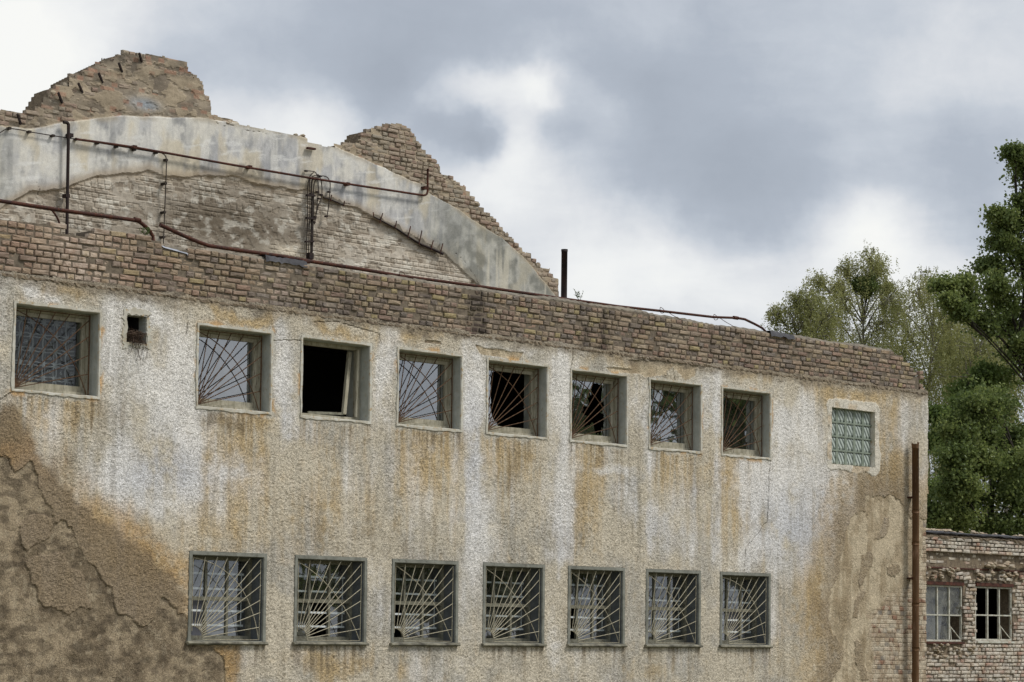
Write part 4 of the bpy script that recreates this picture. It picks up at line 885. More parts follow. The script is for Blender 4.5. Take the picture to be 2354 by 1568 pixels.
bo = [(-500, 360), (0, 290), (72, 296), (147, 283), (187.7, 277), (275, 269), (453.5, 272), (488, 277), (550, 284), (613, 296), (756, 332), (763, 335), (798, 351), (868, 381), (903.6, 398.5), (967, 426.7), (991.5, 451), (1026.7, 469), (1062, 490), (1100.6, 518), (1150, 546), (1206, 599), (1238, 638), (1276.5, 683.5), (1290, 700)]
bi = [(-500, 620), (0, 482), (34, 458.5), (62.6, 443), (125, 433.5), (162.7, 424), (219, 408.5), (281.5, 399), (338, 393), (375, 408.5), (469, 407), (532, 408.5), (613, 427), (703, 437), (748.7, 456.6), (791, 472), (854, 497), (903.6, 521.7), (960, 553), (1016, 585), (1062, 623.7), (1097, 655), (1125, 700), (1160, 780)]
def curve(lst):
    q = UZ(lst, YG); x = np.maximum.accumulate(q[:, 0] + np.arange(len(q)) * 1e-5); return x, q[:, 1]
sx_, sz_ = curve(sil); ox_, oz_ = curve(bo); ix_, iz_ = curve(bi)
gx0, gx1 = P(-60, 300, YG)[0] - 1.2, P(1289, 690, YG)[0]
ug = np.concatenate([np.arange(gx0, P(-30, 300, YG)[0], .06), np.arange(P(-30, 300, YG)[0], gx1, .0185)]); zg = np.concatenate([np.array([0, 2, 4, 6.]), np.arange(6.5, 10.75, .0185)])
U, Z = np.meshgrid(ug, zg); nu, nz = len(ug), len(zg)
w1 = fbm(U * 3, Z * 3, 3, 5) - .5; w2 = fbm(U * 3 + 40, Z * 3, 13, 5) - .5
dO = Z - np.interp(U, ox_, oz_) + w1 * .06; dI = Z - (np.interp(U, ix_, iz_)) + w1 * .10
m_up = sst(-.01, .015, dO); m_in = sst(.012, -.012, dI)
bh, bid = brick_relief(U + w2 * .02, Z + w1 * .012, 8)
cover = fbm(U * 2.6, Z * 4.5, 23, 5); fine = fbm(U * 14, Z * 14, 33, 4); scale_ = fbm(U * 5, Z * 9, 43, 4)
h_band = .05 + .006 * (fbm(U * 1.5, Z * 1.5, 53, 3) - .5) + .003 * (fine - .5)
flake = sst(.46, .50, scale_)
xl = P(490, 200, YG)[0]; left = (U < xl).astype(float)
h_up = -.004 + .022 * (cover - .5) * 2 * 1.0 + .010 * (fine - .5) + .010 * flake + left * (.006 + sst(9.2, 9.9, Z) * .026) + (1 - left) * sst(9.3, 8.6, Z) * .008
h_in = .004 + .016 * bh * sst(.60, .40, cover) + .012 * flake * .8 + .010 * (fine - .5) + .01 * (cover - .5)
H = h_band * (1 - m_up) * (1 - m_in) + h_up * m_up + h_in * m_in
g_cr = [[(740, 455), (760, 460), (800, 472)], [(1040, 585), (1062, 600), (1085, 630), (1097, 655)], [(490, 278), (510, 290), (545, 292)], [(80, 420), (88, 440), (84, 460)], [(560, 300), (600, 305), (613, 310)]]
C = lambda *c: np.array(lin(*c))[None, None, :]
full = lambda *c: np.broadcast_to(C(*c), U.shape + (3,)).copy()
bl1 = fbm(U * 1.1, Z * 1.6, 63, 5); bl2 = fbm(U * 3.4, Z * 4, 73, 5); strk = fbm(U * 9, Z * 1.0, 83, 4); scr = fbm(U * 2 + Z * 1.2, Z * 14 - U * 3, 87, 3)
band = mx(full(212, 210, 203), C(182, 183, 186), sst(.40, .66, bl1) * .7); band = mx(band, C(150, 152, 156), sst(.46, .68, fbm(U * 3.2, Z * 2.2, 73, 6, .62)) * .55); band = mx(band, C(128, 129, 130), sst(.52, .72, fbm(U * 8, Z * 4, 89, 5, .65)) * .5); band = mx(band, C(140, 141, 142), sst(.52, .7, strk) * .4); band = mx(band, C(228, 226, 218), sst(.54, .72, fbm(U * 11, Z * 1.6, 88, 4)) * .5); band = mx(band, C(226, 222, 210), sst(.5, .7, fbm(U * 4, Z * 2.4, 93, 5)) * .6)
band = mx(band, C(206, 192, 160), sst(.56, .7, fbm(U * 2.3, Z * 1.2, 97, 4)) * .5); band = mx(band, C(232, 232, 228), sst(.68, .76, scr) * .45)
xr = P(1000, 600, YG)[0]; right = sst(xr - .8, xr + .6, U)
band = mx(band, C(146, 146, 134), right * .55); band = mx(band, C(92, 94, 88), right * sst(.46, .68, bl2) * sst(9.6, 8.4, Z) * .6); band = mx(band, C(214, 208, 190), right * sst(.55, .7, strk) * sst(9, 8.2, Z) * .6)
band = mx(band, C(136, 136, 126), sst(P(60, 400, YG)[0], P(-20, 400, YG)[0], U) * .5)
gs = sst(P(470, 370, YG)[0] - 1.2, P(470, 370, YG)[0], U) * sst(P(600, 370, YG)[0] + .5, P(600, 370, YG)[0] - .2, U); band = mx(band, C(96, 96, 94), gs * sst(.56, .68, fbm(U * 7, Z * 7, 103, 4)) * .6 * sst(.5, .1, dI))
upc = mx(full(156, 144, 126), C(120, 110, 97), sst(.4, .65, bl2) * .8); upc = mx(upc, C(184, 168, 142), flake * .45); upc = mx(upc, C(98, 91, 82), left * sst(9.0, 10.0, Z) * sst(.38, .58, bl1) * .8); upc = mx(upc, C(160, 168, 176), left * np.exp(-((U - P(330, 240, YG)[0]) / .28) ** 2 - ((Z - P(330, 240, YG)[2]) / .10) ** 2) * .9)
upc = mx(upc, C(164, 124, 104), sst(.8, .95, bid) * bh * .6)
inf = mx(full(182, 172, 156), C(120, 108, 94), bh * sst(.40, .62, bid * .5 + cover * .5) * .8); inf = mx(inf, C(206, 198, 184), flake * .5); inf = mx(inf, C(140, 130, 116), sst(.42, .60, bl1) * .6)
inf = mx(inf, C(104, 94, 80), np.clip(np.exp(-((U - P(520, 540, YG)[0]) / 1.7) ** 2 - ((Z - P(520, 520, YG)[2]) / .5) ** 2) * (.5 + .9 * fine), 0, .92)); inf = mx(inf, C(210, 200, 180), np.exp(-((U - P(670, 575, YG)[0]) / .5) ** 2 - ((Z - P(670, 580, YG)[2]) / .13) ** 2) * .85)
inf = mx(inf, C(212, 208, 196), sst(.55, .68, fbm(U * 6, Z * 8, 107, 4)) * .5)
bcol = mx(mx(band, upc, m_up), inf, m_in)
ed = np.exp(-((dI - .03) / .09) ** 2); bcol = mx(bcol, C(160, 142, 116), ed * .65 * (1 - right * .6)); ed = np.exp(-((dO + .02) / .05) ** 2); bcol = mx(bcol, C(170, 158, 136), ed * .6 * sst(.35, .6, cover))
for q in g_cr:
    dc = line_d(U + w1 * .08, Z + w2 * .08, UZ(q, YG)); k = (1 - sst(.002, .011, dc)) * sst(.40, .52, fine); H -= k * .012; bcol = mx(bcol, C(84, 76, 66), k * .6)
bcol *= (0.94 + .12 * fine)[..., None]
V = np.stack([U, YG - H, Z], -1).reshape(-1, 3) - GO
ii = np.arange(nu * nz).reshape(nz, nu); UC, ZC = np.meshgrid((ug[1:] + ug[:-1]) / 2, (zg[1:] + zg[:-1]) / 2)
silz = np.interp(np.floor(UC / .12) * .12 + .06, sx_, sz_); silz = np.minimum(silz, np.interp(UC, sx_, sz_) + .03); stepped = (vn(UC * 1.1, UC * 0, 14) > .25); silz = np.where(stepped, np.floor((silz - 8.0) / .0775) * .0775 + 8.0 + .02 * vn(UC * 12, UC * 0, 6), silz - .012); keep = ZC < silz
F = np.stack([ii[:-1, :-1], ii[:-1, 1:], ii[1:, 1:], ii[1:, :-1]], -1)[keep]
link('gable_face', np_mesh('gable_face', V, F, bcol.reshape(-1, 3)), gable, M['render'])
del V, F, U, Z, UC, ZC
# thickness of the wall behind its face
s = MB(); st_ = .05; x = gx0
while x < gx1:
    z = float(min(np.interp(x, sx_, sz_), np.interp(min(x + st_, gx1), sx_, sz_))) - .05; s.box(x - GO[0], min(x + st_, gx1) - GO[0], .012, .46, 0, z); x += st_
s.build('wall_core', M['mortar_pale'], gable)
silf = lambda x: float(np.interp(x, sx_, sz_)); outf = lambda x: float(np.interp(x, ox_, oz_))
def g_ok(x, z, L): return z + .022 < min(silf(x - L * .3), silf(x + L * .3)) + .02 and z - .035 > outf(x) + .0 and x < gx1 - .02
gb = courses(P(-40, 260, YG)[0], gx1, 8.0 - 8 * CH, 10.75, lambda x, z: YG - .016, g_ok, .010, 1)
gb = [(k, x - GO[0], y, z, t_, a, c) for k, x, y, z, t_, a, c in gb]
gb = [(k, x, y - GO[1], z, t_, a, c) for k, x, y, z, t_, a, c in gb]
lay(gable, M['brick_gable'], gb)
# loose lumps along broken edges
def rock(s, c, r, seed):
    q = random.Random(seed); base = len(s.v); ph = (1 + 5 ** .5) / 2
    ico = [(-1, ph, 0), (1, ph, 0), (-1, -ph, 0), (1, -ph, 0), (0, -1, ph), (0, 1, ph), (0, -1, -ph), (0, 1, -ph), (ph, 0, -1), (ph, 0, 1), (-ph, 0, -1), (-ph, 0, 1)]
    sc = (q.uniform(.7, 1.4), q.uniform(.7, 1.2), q.uniform(.4, .8))
    for v in ico: k = r / 1.9 * q.uniform(.75, 1.2); s.v.append((c[0] + v[0] * k * sc[0], c[1] + v[1] * k * sc[1], c[2] + v[2] * k * sc[2]))
    for f in ((0, 11, 5), (0, 5, 1), (0, 1, 7), (0, 7, 10), (0, 10, 11), (1, 5, 9), (5, 11, 4), (11, 10, 2), (10, 7, 6), (7, 1, 8), (3, 9, 4), (3, 4, 2), (3, 2, 6), (3, 6, 8), (3, 8, 9), (4, 9, 5), (2, 4, 11), (6, 2, 10), (8, 6, 7), (9, 8, 1)): s.f.append(tuple(base + i for i in f))
s = MB()
for k in range(150):
    x = rnd.uniform(P(-20, 250, YG)[0], gx1 - .1); 
    if rnd.random() < .35: x = rnd.uniform(P(486, 270, YG)[0], P(560, 290, YG)[0])
    rock(s, (x - GO[0], rnd.uniform(-.02, .35), silf(x) - .075 + rnd.uniform(-.03, .01)), rnd.uniform(.02, .06), k)
for k in range(9): rock(s, (P(697, 318, YG)[0] - GO[0] + rnd.uniform(-.13, .13), .05, P(697, 317, YG)[2] + rnd.uniform(-.01, .05)), rnd.uniform(.03, .06), 300 + k)
o = s.build('loose_rubble', M['rubble'], gable); o['kind'] = 'stuff'
# iron stubs left in the peak
for (a, b_) in (((320, 122), (326, 142)), ((273, 145), (281, 166)), ((227, 168), (236, 190)), ((180, 191), (190, 214)), ((134, 213), (143, 237)), ((40, 262), (48, 286))):
    MB().beam(P(*a, YG - .10) - GO, P(*b_, YG - .03) - GO, .030, .025).build('iron_stub', M['black_iron'], gable)
MB().beam(P(706, 340, YG - .10) - GO, P(724, 343, YG - .10) - GO, .03, .06).build('iron_plate', M['rust'], gable)
# bent steel angle along the foot of the arch with its anchor spikes and torn mortar
ang = thing('steel_angle', 'dark steel strip with anchor spikes and torn mortar along the lower edge of the arch', 'steel strip', P(854, 497, YG - .06)); AO = np.array(ang.location)
pa = [(859, 498), (885, 512), (912, 526), (940, 545), (968, 562), (995, 573), (1018, 584)]
MB().tube([P(x, y, YG - .085) - AO for x, y in pa], [.010, .014, .016, .018, .020, .024, .028], 5).build('strip', M['black_iron'], ang)
MB().tube([P(x, y, YG - .075) - AO for x, y in ((744, 454), (760, 459), (775, 465), (790, 472))], .012, 5).build('strip', M['black_iron'], ang)
for a, b_ in (((873, 512), (880, 490)), ((908, 524), (912, 508)), ((937, 548), (944, 520)), ((963, 562), (970, 530)), ((990, 575), (996, 553)), ((1012, 583), (1018, 560)), ((859, 497), (858, 488)), ((760, 462), (762, 448)), ((790, 474), (792, 462))):
    MB().tube([P(*a, YG - .10) - AO, P(*b_, YG - .10) - AO], .010, 5).build('anchor_spike', M['rust'], ang)
s = MB(); r_ = random.Random(5)
def jag(s, base, tops, y):
    n_ = len(base)
    for i in range(n_): s.v += [tuple(P(*base[i], y) - AO), tuple(P(*tops[i], y) - AO), tuple(P(*tops[i], y + .05) - AO)]
    for i in range(n_ - 1):
        for k in (0, 1): q = (len(s.v) - 3 * n_) + i * 3 + k; s.f.append((q, q + 3, q + 4, q + 1))
fine_pa = [(860 + i * 4.1, float(np.interp(860 + i * 4.1, [p_[0] for p_ in pa], [p_[1] for p_ in pa]))) for i in range(38)]
hts = [r_.uniform(3, 7) + 10 * math.exp(-((x - 916) / 7) ** 2) + 11 * math.exp(-((x - 972) / 8) ** 2) + 6 * math.exp(-((x - 945) / 9) ** 2) + 16 * math.exp(-((x - 1014) / 7) ** 2) + 3 * math.exp(-((x - 870) / 8) ** 2) for x, y in fine_pa]
jag(s, fine_pa, [(x, y - h_) for (x, y), h_ in zip(fine_pa, hts)], YG - .078)
fp2 = [(744 + i * 3.3, 454 + i * 1.25) for i in range(15)]; jag(s, fp2, [(x, y - r_.uniform(2, 4) - 8 * math.exp(-((x - 766) / 5) ** 2) - 7 * math.exp(-((x - 781) / 6) ** 2)) for x, y in fp2], YG - .07)
s.build('torn_mortar', M['concrete'], ang)
# pipes and cables on the gable
def cable(name, label, cat, pts, r, mat, clips=(), y=YG - .10, n=6, sm=4, clip_r=None, group=None):
    pw = [P(a, b_, y) for a, b_ in pts]; t_ = thing(name, label, cat, pw[0], group); o_ = np.array(t_.location)
    MB().tube([q - o_ for q in (smooth_path(pw, sm) if sm else pw)], r, n).build('tube', mat, t_, True)
    for c in clips:
        p_ = P(*c, y) - o_; MB().box(p_[0] - (clip_r or r * 2.2), p_[0] + (clip_r or r * 2.2), p_[1] - .02, p_[1] + .09, p_[2] - (clip_r or r * 2) * .8, p_[2] + (clip_r or r * 2) * .8).build('clip', mat, t_)
    return t_
cable('stand_pipe', 'dark vertical pipe with a bent head on the left part of the gable', 'pipe', [(146, 281), (154, 282), (157, 286), (157.5, 292), (157, 330), (156, 390), (155, 450), (154, 520), (153, 560)], .026, M['black_iron'], [(163, 311), (155, 450)], y=YG - .14, n=10, sm=3, clip_r=.035)
cable('conduit', 'thin black conduit with clips crossing the left of the arch and turning down', 'cable', [(-90, 350), (0, 305), (22, 295), (68, 303), (122, 312), (176, 320), (230, 329), (290, 339), (350, 349), (372, 352), (381, 360), (382.5, 372), (382, 400), (380, 450), (378, 500), (376, 560)], .0085, M['cable'],
      [(22, 295), (68, 303), (122, 312), (176, 320), (224, 329), (268, 337), (309, 344), (359, 351), (382, 368), (380, 422), (378, 488), (376, 545)], sm=2, clip_r=.022)
cable('wall_pipe', 'long rusty pipe sloping across the painted arch and turning up at its right end', 'pipe', [(175, 320), (310, 339), (500, 373), (570, 385), (700, 407), (800, 423), (900, 438), (965, 448), (975, 449), (981, 446), (983, 438), (983, 415), (983.5, 388)], .019, M['rust'],
      [(310, 338), (575, 384), (800, 423), (978, 432)], y=YG - .13, n=10, sm=2, clip_r=.032)
bd = thing('cable_bundle', 'bundle of black cables strapped to the gable wall with looped tops', 'cable', P(715, 600, YG - .12)); BO = np.array(bd.location)
def zq(pts): return [(686.6 + x / 5.81, 355.7 + y / 5.81) for x, y in pts]
cabs = [[(100, 1440), (110, 1100), (120, 850), (122, 540), (122, 430), (135, 330), (165, 265), (200, 238)], [(130, 1440), (138, 1100), (148, 850), (150, 500), (145, 400), (150, 330), (190, 290), (240, 275), (280, 300), (305, 380), (312, 480), (300, 590), (262, 680), (235, 790), (210, 930)],
        [(160, 1440), (165, 1100), (172, 800), (175, 560), (172, 400), (190, 320), (230, 305), (260, 335)], [(185, 1300), (190, 1100), (195, 850), (200, 560), (200, 440), (215, 360), (245, 330), (270, 300)],
        [(115, 215), (190, 222), (225, 240), (245, 280), (260, 380), (262, 500), (245, 680), (238, 760), (215, 900)], [(240, 265), (270, 275), (300, 350), (312, 440)], [(290, 287), (340, 285), (390, 310), (418, 370), (420, 440), (415, 500), (400, 680), (382, 810)],
        [(178, 1440), (178, 1150), (180, 800), (182, 540)]]
for k, c in enumerate(cabs):
    MB().tube([q - BO for q in smooth_path([P(x, y, YG - .09 - .008 * (k % 4)) for x, y in zq(c)], 4)], .013 if k in (2, 7) else .0085, 6).build('cable', M['cable'], bd, True)
for a, b_ in (((105, 540), (212, 550)), ((98, 845), (225, 855)), ((88, 1160), (200, 1160))):
    p0, p1 = [P(*q, YG - .13) - BO for q in zq([a, b_])]; MB().beam(p0, p1, .030, .05).build('strap', M['black_iron'], bd)
for q in ((262, 495), (312, 535), (285, 585), (415, 495), (380, 822), (228, 828), (215, 900), (175, 520), (298, 285), (110, 215)):
    p_ = P(*zq([q])[0], YG - .12) - BO; MB().box(p_[0] - .024, p_[0] + .024, p_[1], p_[1] + .05, p_[2] - .012, p_[2] + .012).build('clip', M['black_iron'], bd)
p_ = P(*zq([(175, 1350)])[0], YG - .14) - BO; MB().box(p_[0] - .045, p_[0] + .045, p_[1], p_[1] + .08, p_[2] - .05, p_[2] + .05).build('junction_box', M['black_iron'], bd)
# sprouts on the parapet
def sprig(c, h_, label, seed):
    q = random.Random(seed); s = MB(); r0 = np.array(c)
    for k in range(5):
        e = r0 + [q.uniform(-.12, .12), q.uniform(-.05, .05), h_ * q.uniform(.5, 1)]; s.tube([r0, (r0 + e) / 2 + [q.uniform(-.03, .03), 0, 0], e], .003, 3, False)
        for m_ in range(7):
            p0 = r0 + (e - r0) * q.uniform(.4, 1); d = np.array([q.uniform(-1, 1), q.uniform(-1, 1), q.uniform(-.3, 1)]) * .028; s.quad(p0, p0 + d, p0 + d * 1.6 + [0, .01, .01], p0 + d * .6 + [.012, 0, .012])
    return tag(s.build('weed_sprout', M['leaf_bright']), label, 'plant')
sprig(P(1333, 693, .2), .2, 'small green weed sprouting on the parapet right of the vent pipe', 1)
sprig(P(334, 541, .1), .09, 'tiny dark tuft on the parapet under the bent end of the left rail', 2)
a = P(1700, 915)
# ------------------------------------------------------------------ low annex on the right
YA = 4.0
A0 = P(2126, 1300, YA)[0]; A1 = P(2354, 1300, YA)[0] + 2.2
ann = thing('annex_building', 'low brick annex with crumbling whitewashed wall right of the facade', 'building', (A0, YA, 0)); AN = np.array(ann.location)
ztop = P(2131, 1226, YA)[2]
def z6(pts): return [(2072 + x / 4.205, 1195.3 + y / 4.205) for x, y in pts]
aw = []
for q in (((233, 590), (604, 600), (233, 1172), (600, 1172)), ((722, 605), (1082, 610), (722, 1165), (1082, 1165))):
    pts = z6(q); a = [P(x, y, YA) for x, y in pts]; aw.append((a[0][0], (a[1][0] + a[3][0]) / 2, a[2][2], a[0][2]))
zr = lambda y: P(*z6([(600, y)])[0], YA)[2]
z_corb, z_rec, z_beam, z_rub = zr(330), zr(455), zr(470), zr(585)
def a_ok(x, z, L):
    if z > ztop - .02: return False
    if z_beam - .03 < z < z_rec + .01: return False
    for o in aw:
        if o[0] - L * .25 < x < o[1] + L * .25 and o[2] - .02 < z < o[3] + .05: return not True
    if z_rub < z < z_beam and rnd.random() < .35: return False
    if aw[0][2] - .28 < z < aw[0][2] - .02 and x < aw[0][1] + .1 and rnd.random() < .35: return False
    return True
def a_y(x, z):
    y = YA - .004
    if z > z_corb: y -= .06
    elif z > z_rec: y += .035
    elif z_rub < z < z_beam: y += rnd.uniform(-.05, .05)
    if aw[0][1] < x < aw[1][0] + .15 and z < zr(720) and z > aw[0][2]: y -= .03
    return y
ab = courses(A0 - .05, A1, .35, ztop, a_y, a_ok, .010)
ab = [(k, x - AN[0], y - AN[1], z, t_ + (rnd.gauss(0, .12) if z_rub < z < z_beam else 0), a, c) for k, x, y, z, t_, a, c in ab if x < P(2354, 1400, YA)[0] + 1.2]
lay(ann, M['brick_annex'], ab)
s = MB(); N_ = [(A0 - .1, A1)]
def wall_with(s, ops, ua, ub, z0, z1, y0, y1):
    x = ua
    for o in sorted(ops):
        s.box(x, o[0], y0, y1, z0, z1); s.box(o[0], o[1], y0, y1, z0, o[2]); s.box(o[0], o[1], y0, y1, o[3], z1); x = o[1]
    s.box(x, ub, y0, y1, z0, z1)
wall_with(s, [(o[0] - AN[0], o[1] - AN[0], o[2], o[3]) for o in aw], -.4, A1 - AN[0], 0, ztop - .02, .022, .40)
s.build('wall_core', M['mortar_pale'], ann)
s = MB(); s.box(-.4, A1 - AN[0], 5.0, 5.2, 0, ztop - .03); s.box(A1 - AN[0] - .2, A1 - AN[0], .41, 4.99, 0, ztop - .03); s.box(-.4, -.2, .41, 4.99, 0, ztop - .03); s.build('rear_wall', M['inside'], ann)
ragged(-.35, A1 - AN[0], -.075, .4, lambda x: ztop - .075 + .025 * math.sin(x * 7) * math.sin(x * 2.3), lambda x: ztop + .01 * math.sin(x * 9), .08, .020, 'coping', M['mortar_pale'], ann, 12)
ragged(-.35, A1 - AN[0], -.10, 5.2, lambda x: ztop + .006, lambda x: ztop + .05 + .01 * math.sin(x * 3), .14, .010, 'roof_felt', M['tar'], ann, 13)
s = MB()
for k in range(60): x = rnd.uniform(0, 3.9) if k > 25 else rnd.uniform(.0, .9); rock(s, (x, rnd.uniform(-.05, .25), ztop + .07), rnd.uniform(.03, .085), 500 + k)
for k in range(70): rock(s, (rnd.uniform(0, 4), rnd.uniform(-.05, .02), rnd.uniform(z_rub, z_beam)), rnd.uniform(.03, .07), 600 + k)
for k in range(16): rock(s, (rnd.uniform(1.7, 3.9), -.07, zr(420) + rnd.uniform(-.06, .05)), rnd.uniform(.05, .11), 700 + k)
for k in range(34): rock(s, (rnd.uniform(0, 1.7), rnd.uniform(-.04, .02), aw[0][2] - rnd.uniform(.05, .32)), rnd.uniform(.03, .07), 760 + k)
o = s.build('loose_rubble', M['rubble'], ann); o['kind'] = 'stuff'
MB().box(-.3, A1 - AN[0] - .02, -.012, .02, z_beam - .018, z_beam + .010).build('steel_beam', M['lintel'], ann)
for k, o in enumerate(aw):
    u0, u1, z0, z1 = o[0] - AN[0], o[1] - AN[0], o[2], o[3]
    wn_ = MB().box(u0 + .002, u1 - .002, -.018, .09, z1 - .07, z1 - .004).build('window', M['lintel'], ann); wn_['label'] = ['annex window with dusty glass beside the facade corner', 'annex window without glass, its lower sash bar broken'][k]
    f_ = MB(); t_ = .035; zt_ = z1 - .075
    f_.box(u0 + .01, u0 + .01 + t_, .035, .08, z0, zt_); f_.box(u1 - .01 - t_, u1 - .01, .035, .08, z0, zt_); f_.box(u0 + .01 + t_, u1 - .01 - t_, .036, .079, z0, z0 + t_); f_.box(u0 + .01 + t_, u1 - .01 - t_, .036, .079, zt_ - t_, zt_); f_.build('frame', M['metal_white'], wn_)
    xs = [u0 + .01 + t_ + (u1 - u0 - .02 - 2 * t_) * q / 3 for q in range(4)]; zm = z0 + (zt_ - z0) * .47
    for q in (1, 2): MB().box(xs[q] - .018, xs[q] + .018, .030, .075, z0 + t_, zt_ - t_).build('mullion', M['metal_white'], wn_)
    MB().box(u0 + .01 + t_, u1 - .01 - t_, .026, .07, zm - .014, zm + .014).build('transom', M['metal_white'], wn_)
    MB().box(u0 + .02, u1 - .0, -.03, .03, z0 - .05, z0 - .012).build('sill', M['metal_white'] if k else M['lintel'], wn_)
    MB().beam((xs[2] + .06, .05, z0 + .30), (xs[3] - .01, .05, z0 + .05), .018, .015).build('broken_bar', M['metal_white'], wn_)
    MB().beam((xs[2] + .05, .05, z0 + .32), (xs[2] + .09, .05, z0 + .02), .018, .015).build('broken_bar', M['metal_white'], wn_)
    if k == 0:
        for q in range(3):
            for v in range(2):
                if q == 2 and v == 0: continue
                link('pane', pane_mesh((xs[q] + (.018 if q else 0), xs[q + 1] - (.018 if q < 2 else 0), (z0 + t_, zm + .014)[v], (zm - .014, zt_ - t_)[v]), .055), wn_, M['glass_dusty'])
        MB().quad((u0, .30, z0), (u0 + .72 * (u1 - u0), .34, z0), (u0 + .9 * (u1 - u0), .34, z1), (u0, .30, z1)).build('curtain', M['curtain'], wn_)

# ------------------------------------------------------------------ trees
def leaves(centres, size, seed, droop=0.0, aspect=1.0):
    R = np.random.RandomState(seed); n = len(centres)
    a = R.normal(size=(n, 3)); a[:, 2] = a[:, 2] * .6 - droop; a /= np.linalg.norm(a, axis=1)[:, None]
    b_ = R.normal(size=(n, 3)); b_ -= a * (a * b_).sum(1)[:, None]; b_ /= np.linalg.norm(b_, axis=1)[:, None]
    s_ = (size * R.uniform(.6, 1.25, n))[:, None]; a = a * s_; b_ = b_ * s_ * .5 * aspect
    V = np.stack([centres, centres + a * .5 + b_, centres + a, centres + a * .5 - b_], 1).reshape(-1, 3)
    return V, np.arange(n * 4).reshape(-1, 4)
def tree(name, label, cat, x, y, D_, blobs_, n_leaf, size, leaf, bark, seed, birch=False, tr=0.22, group=None, lean=0.0, clump=.30, base_px=None):
    """blobs_: foliage masses (px, py, r_px) measured in the photograph, standing at the tree's depth D_ (plane y = D_)"""
    R = np.random.RandomState(seed); r_ = random.Random(seed); o = thing(name, label, cat, (x, y, 0), group); O = np.array(o.location)
    bl = []
    for q in blobs_:
        c = P(q[0], q[1], D_) if base_px is None else np.array(q[:3]); rr = (P(q[0] + q[2], q[1], D_)[0] - P(q[0] - q[2], q[1], D_)[0]) * .40 if base_px is None else q[3]
        if base_px is None: c = c + [0, R.uniform(-.5, .5) * rr * 2, 0]
        bl.append((c - O, rr))
    topz = max(c[2] for c, r in bl); cx_ = np.mean([c[0] for c, r in bl]); s = MB()
    n = 9; tp = [np.array([lean * (k / n) ** 1.5 + R.normal() * .05 * k / n * 3, R.normal() * .04 * k / n * 3, topz * .96 * k / n]) for k in range(n + 1)]
    # bend the trunk towards the top mass
    tc_ = max(bl, key=lambda q: q[0][2])[0]
    for k in range(n + 1): tp[k][0] += tc_[0] * (k / n) ** 2 * .9
    s.tube(tp, [tr * (1 - .88 * k / n) for k in range(n + 1)], 8)
    pts = []; wts = []
    for c, rr in bl:
        zb = max(.15 * topz, c[2] - rr * 1.5 - abs(c[0]) * .35); k = min(n - 1, max(0, zb / (topz * .96) * n)); i0 = int(k); p0 = tp[i0] + (tp[i0 + 1] - tp[i0]) * (k - i0)
        mid = (p0 + c) / 2 + [0, 0, rr * .25]; s.tube(smooth_path([p0, mid, c], 4), list(np.linspace(min(tr * .30, .034), .014, 9)), 5, False)
        ns = 13 if not birch else 11
        for j in range(ns):
            d = _n(R.normal(size=3)); e = c + d * rr * R.uniform(.45, 1.05) * [1, 1, .85]; s.tube([c + (p0 - c) * R.uniform(0, .3), (c + e) / 2 + R.normal(size=3) * .08, e], [.03, .018, .008], 4, False)
            if birch:
                for m_ in range(3):
                    dd = _n(d + R.normal(size=3) * .5 + [0, 0, .25]); q0 = c + dd * rr * .7; l = R.uniform(.5, 1.1) * min(1.0, rr); cnt = int(16 * l + 8); t_ = np.sort(R.rand(cnt))[:, None]
                    w_ = q0 + dd * [1, 1, .6] * t_ * l + np.array([0, 0, -1.0]) * (t_ ** 2.2) * l * 1.1 + R.normal(size=(cnt, 3)) * .03; pts.append(w_)
                    if m_ == 0: s.tube([q0, q0 + dd * l * .5, q0 + dd * [1, 1, .6] * l * .8 + [0, 0, -.5 * l]], [.012, .007, .004], 3, False)
            nt = 6 if not birch else 7
            for m_ in range(nt):
                f_ = c + (e - c) * R.uniform(.35, 1.0) + R.normal(size=3) * rr * (.42 if birch else .22)
                if birch:
                    l = R.uniform(.4, 1.5) * min(1.4, rr * 1.3); sway = R.normal(size=2) * .10 + [.03, 0]
                    cnt = int(12 + 26 * l); t_ = np.sort(R.rand(cnt))[:, None]
                    strand = f_ + np.concatenate([sway[0] * t_ * l * 2, sway[1] * t_ * l * 2, -(t_ ** 1.2) * l + .10], 1) + R.normal(size=(cnt, 3)) * .035; pts.append(strand)
                else:
                    cnt = int(34 * R.uniform(.3, 1.8)); pts.append(f_ + R.normal(size=(cnt, 3)) * clump * .62 * [1, 1, .55] * R.uniform(.5, 1.1))
    s.build('trunk', bark, o)
    pts = np.concatenate(pts)
    if len(pts) > n_leaf: pts = pts[R.permutation(len(pts))[:n_leaf]]
    elif len(pts) < n_leaf:
        k = n_leaf - len(pts); pts = np.concatenate([pts, pts[R.randint(0, len(pts), k)] + R.normal(size=(k, 3)) * (.05 if birch else .09)])
    V, F = leaves(pts, size, seed, .6 if birch else .1, .8 if birch else 1.25)
    rn = np.repeat(np.clip(fbm(pts[:, 0] * .9, pts[:, 2] * .9 + pts[:, 1], seed % 50, 3) * .9 - .2 + R.rand(len(pts)) * .5, 0, 1), 4)
    link('crown', np_mesh('crown', V, F, attrs={'rnd': rn}), o, leaf)
    return o
GT = 'trees behind the buildings'
def tx(px, D_): return P(px, 1300, D_)[0]
D1 = 26.0
tree('birch_tree', 'slender birch with drooping twigs, leftmost of the trees behind the parapet', 'tree', tx(1860, D1), D1, D1, [(1800, 745, 34), (1830, 710, 34), (1870, 760, 40), (1800, 790, 30), (1860, 690, 18), (1900, 720, 30), (1815, 690, 20), (1785, 720, 18), (1910, 790, 40), (1850, 810, 40)], 27000, .056, M['leaf_birch'], M['birch'], 11, True, .13, GT)
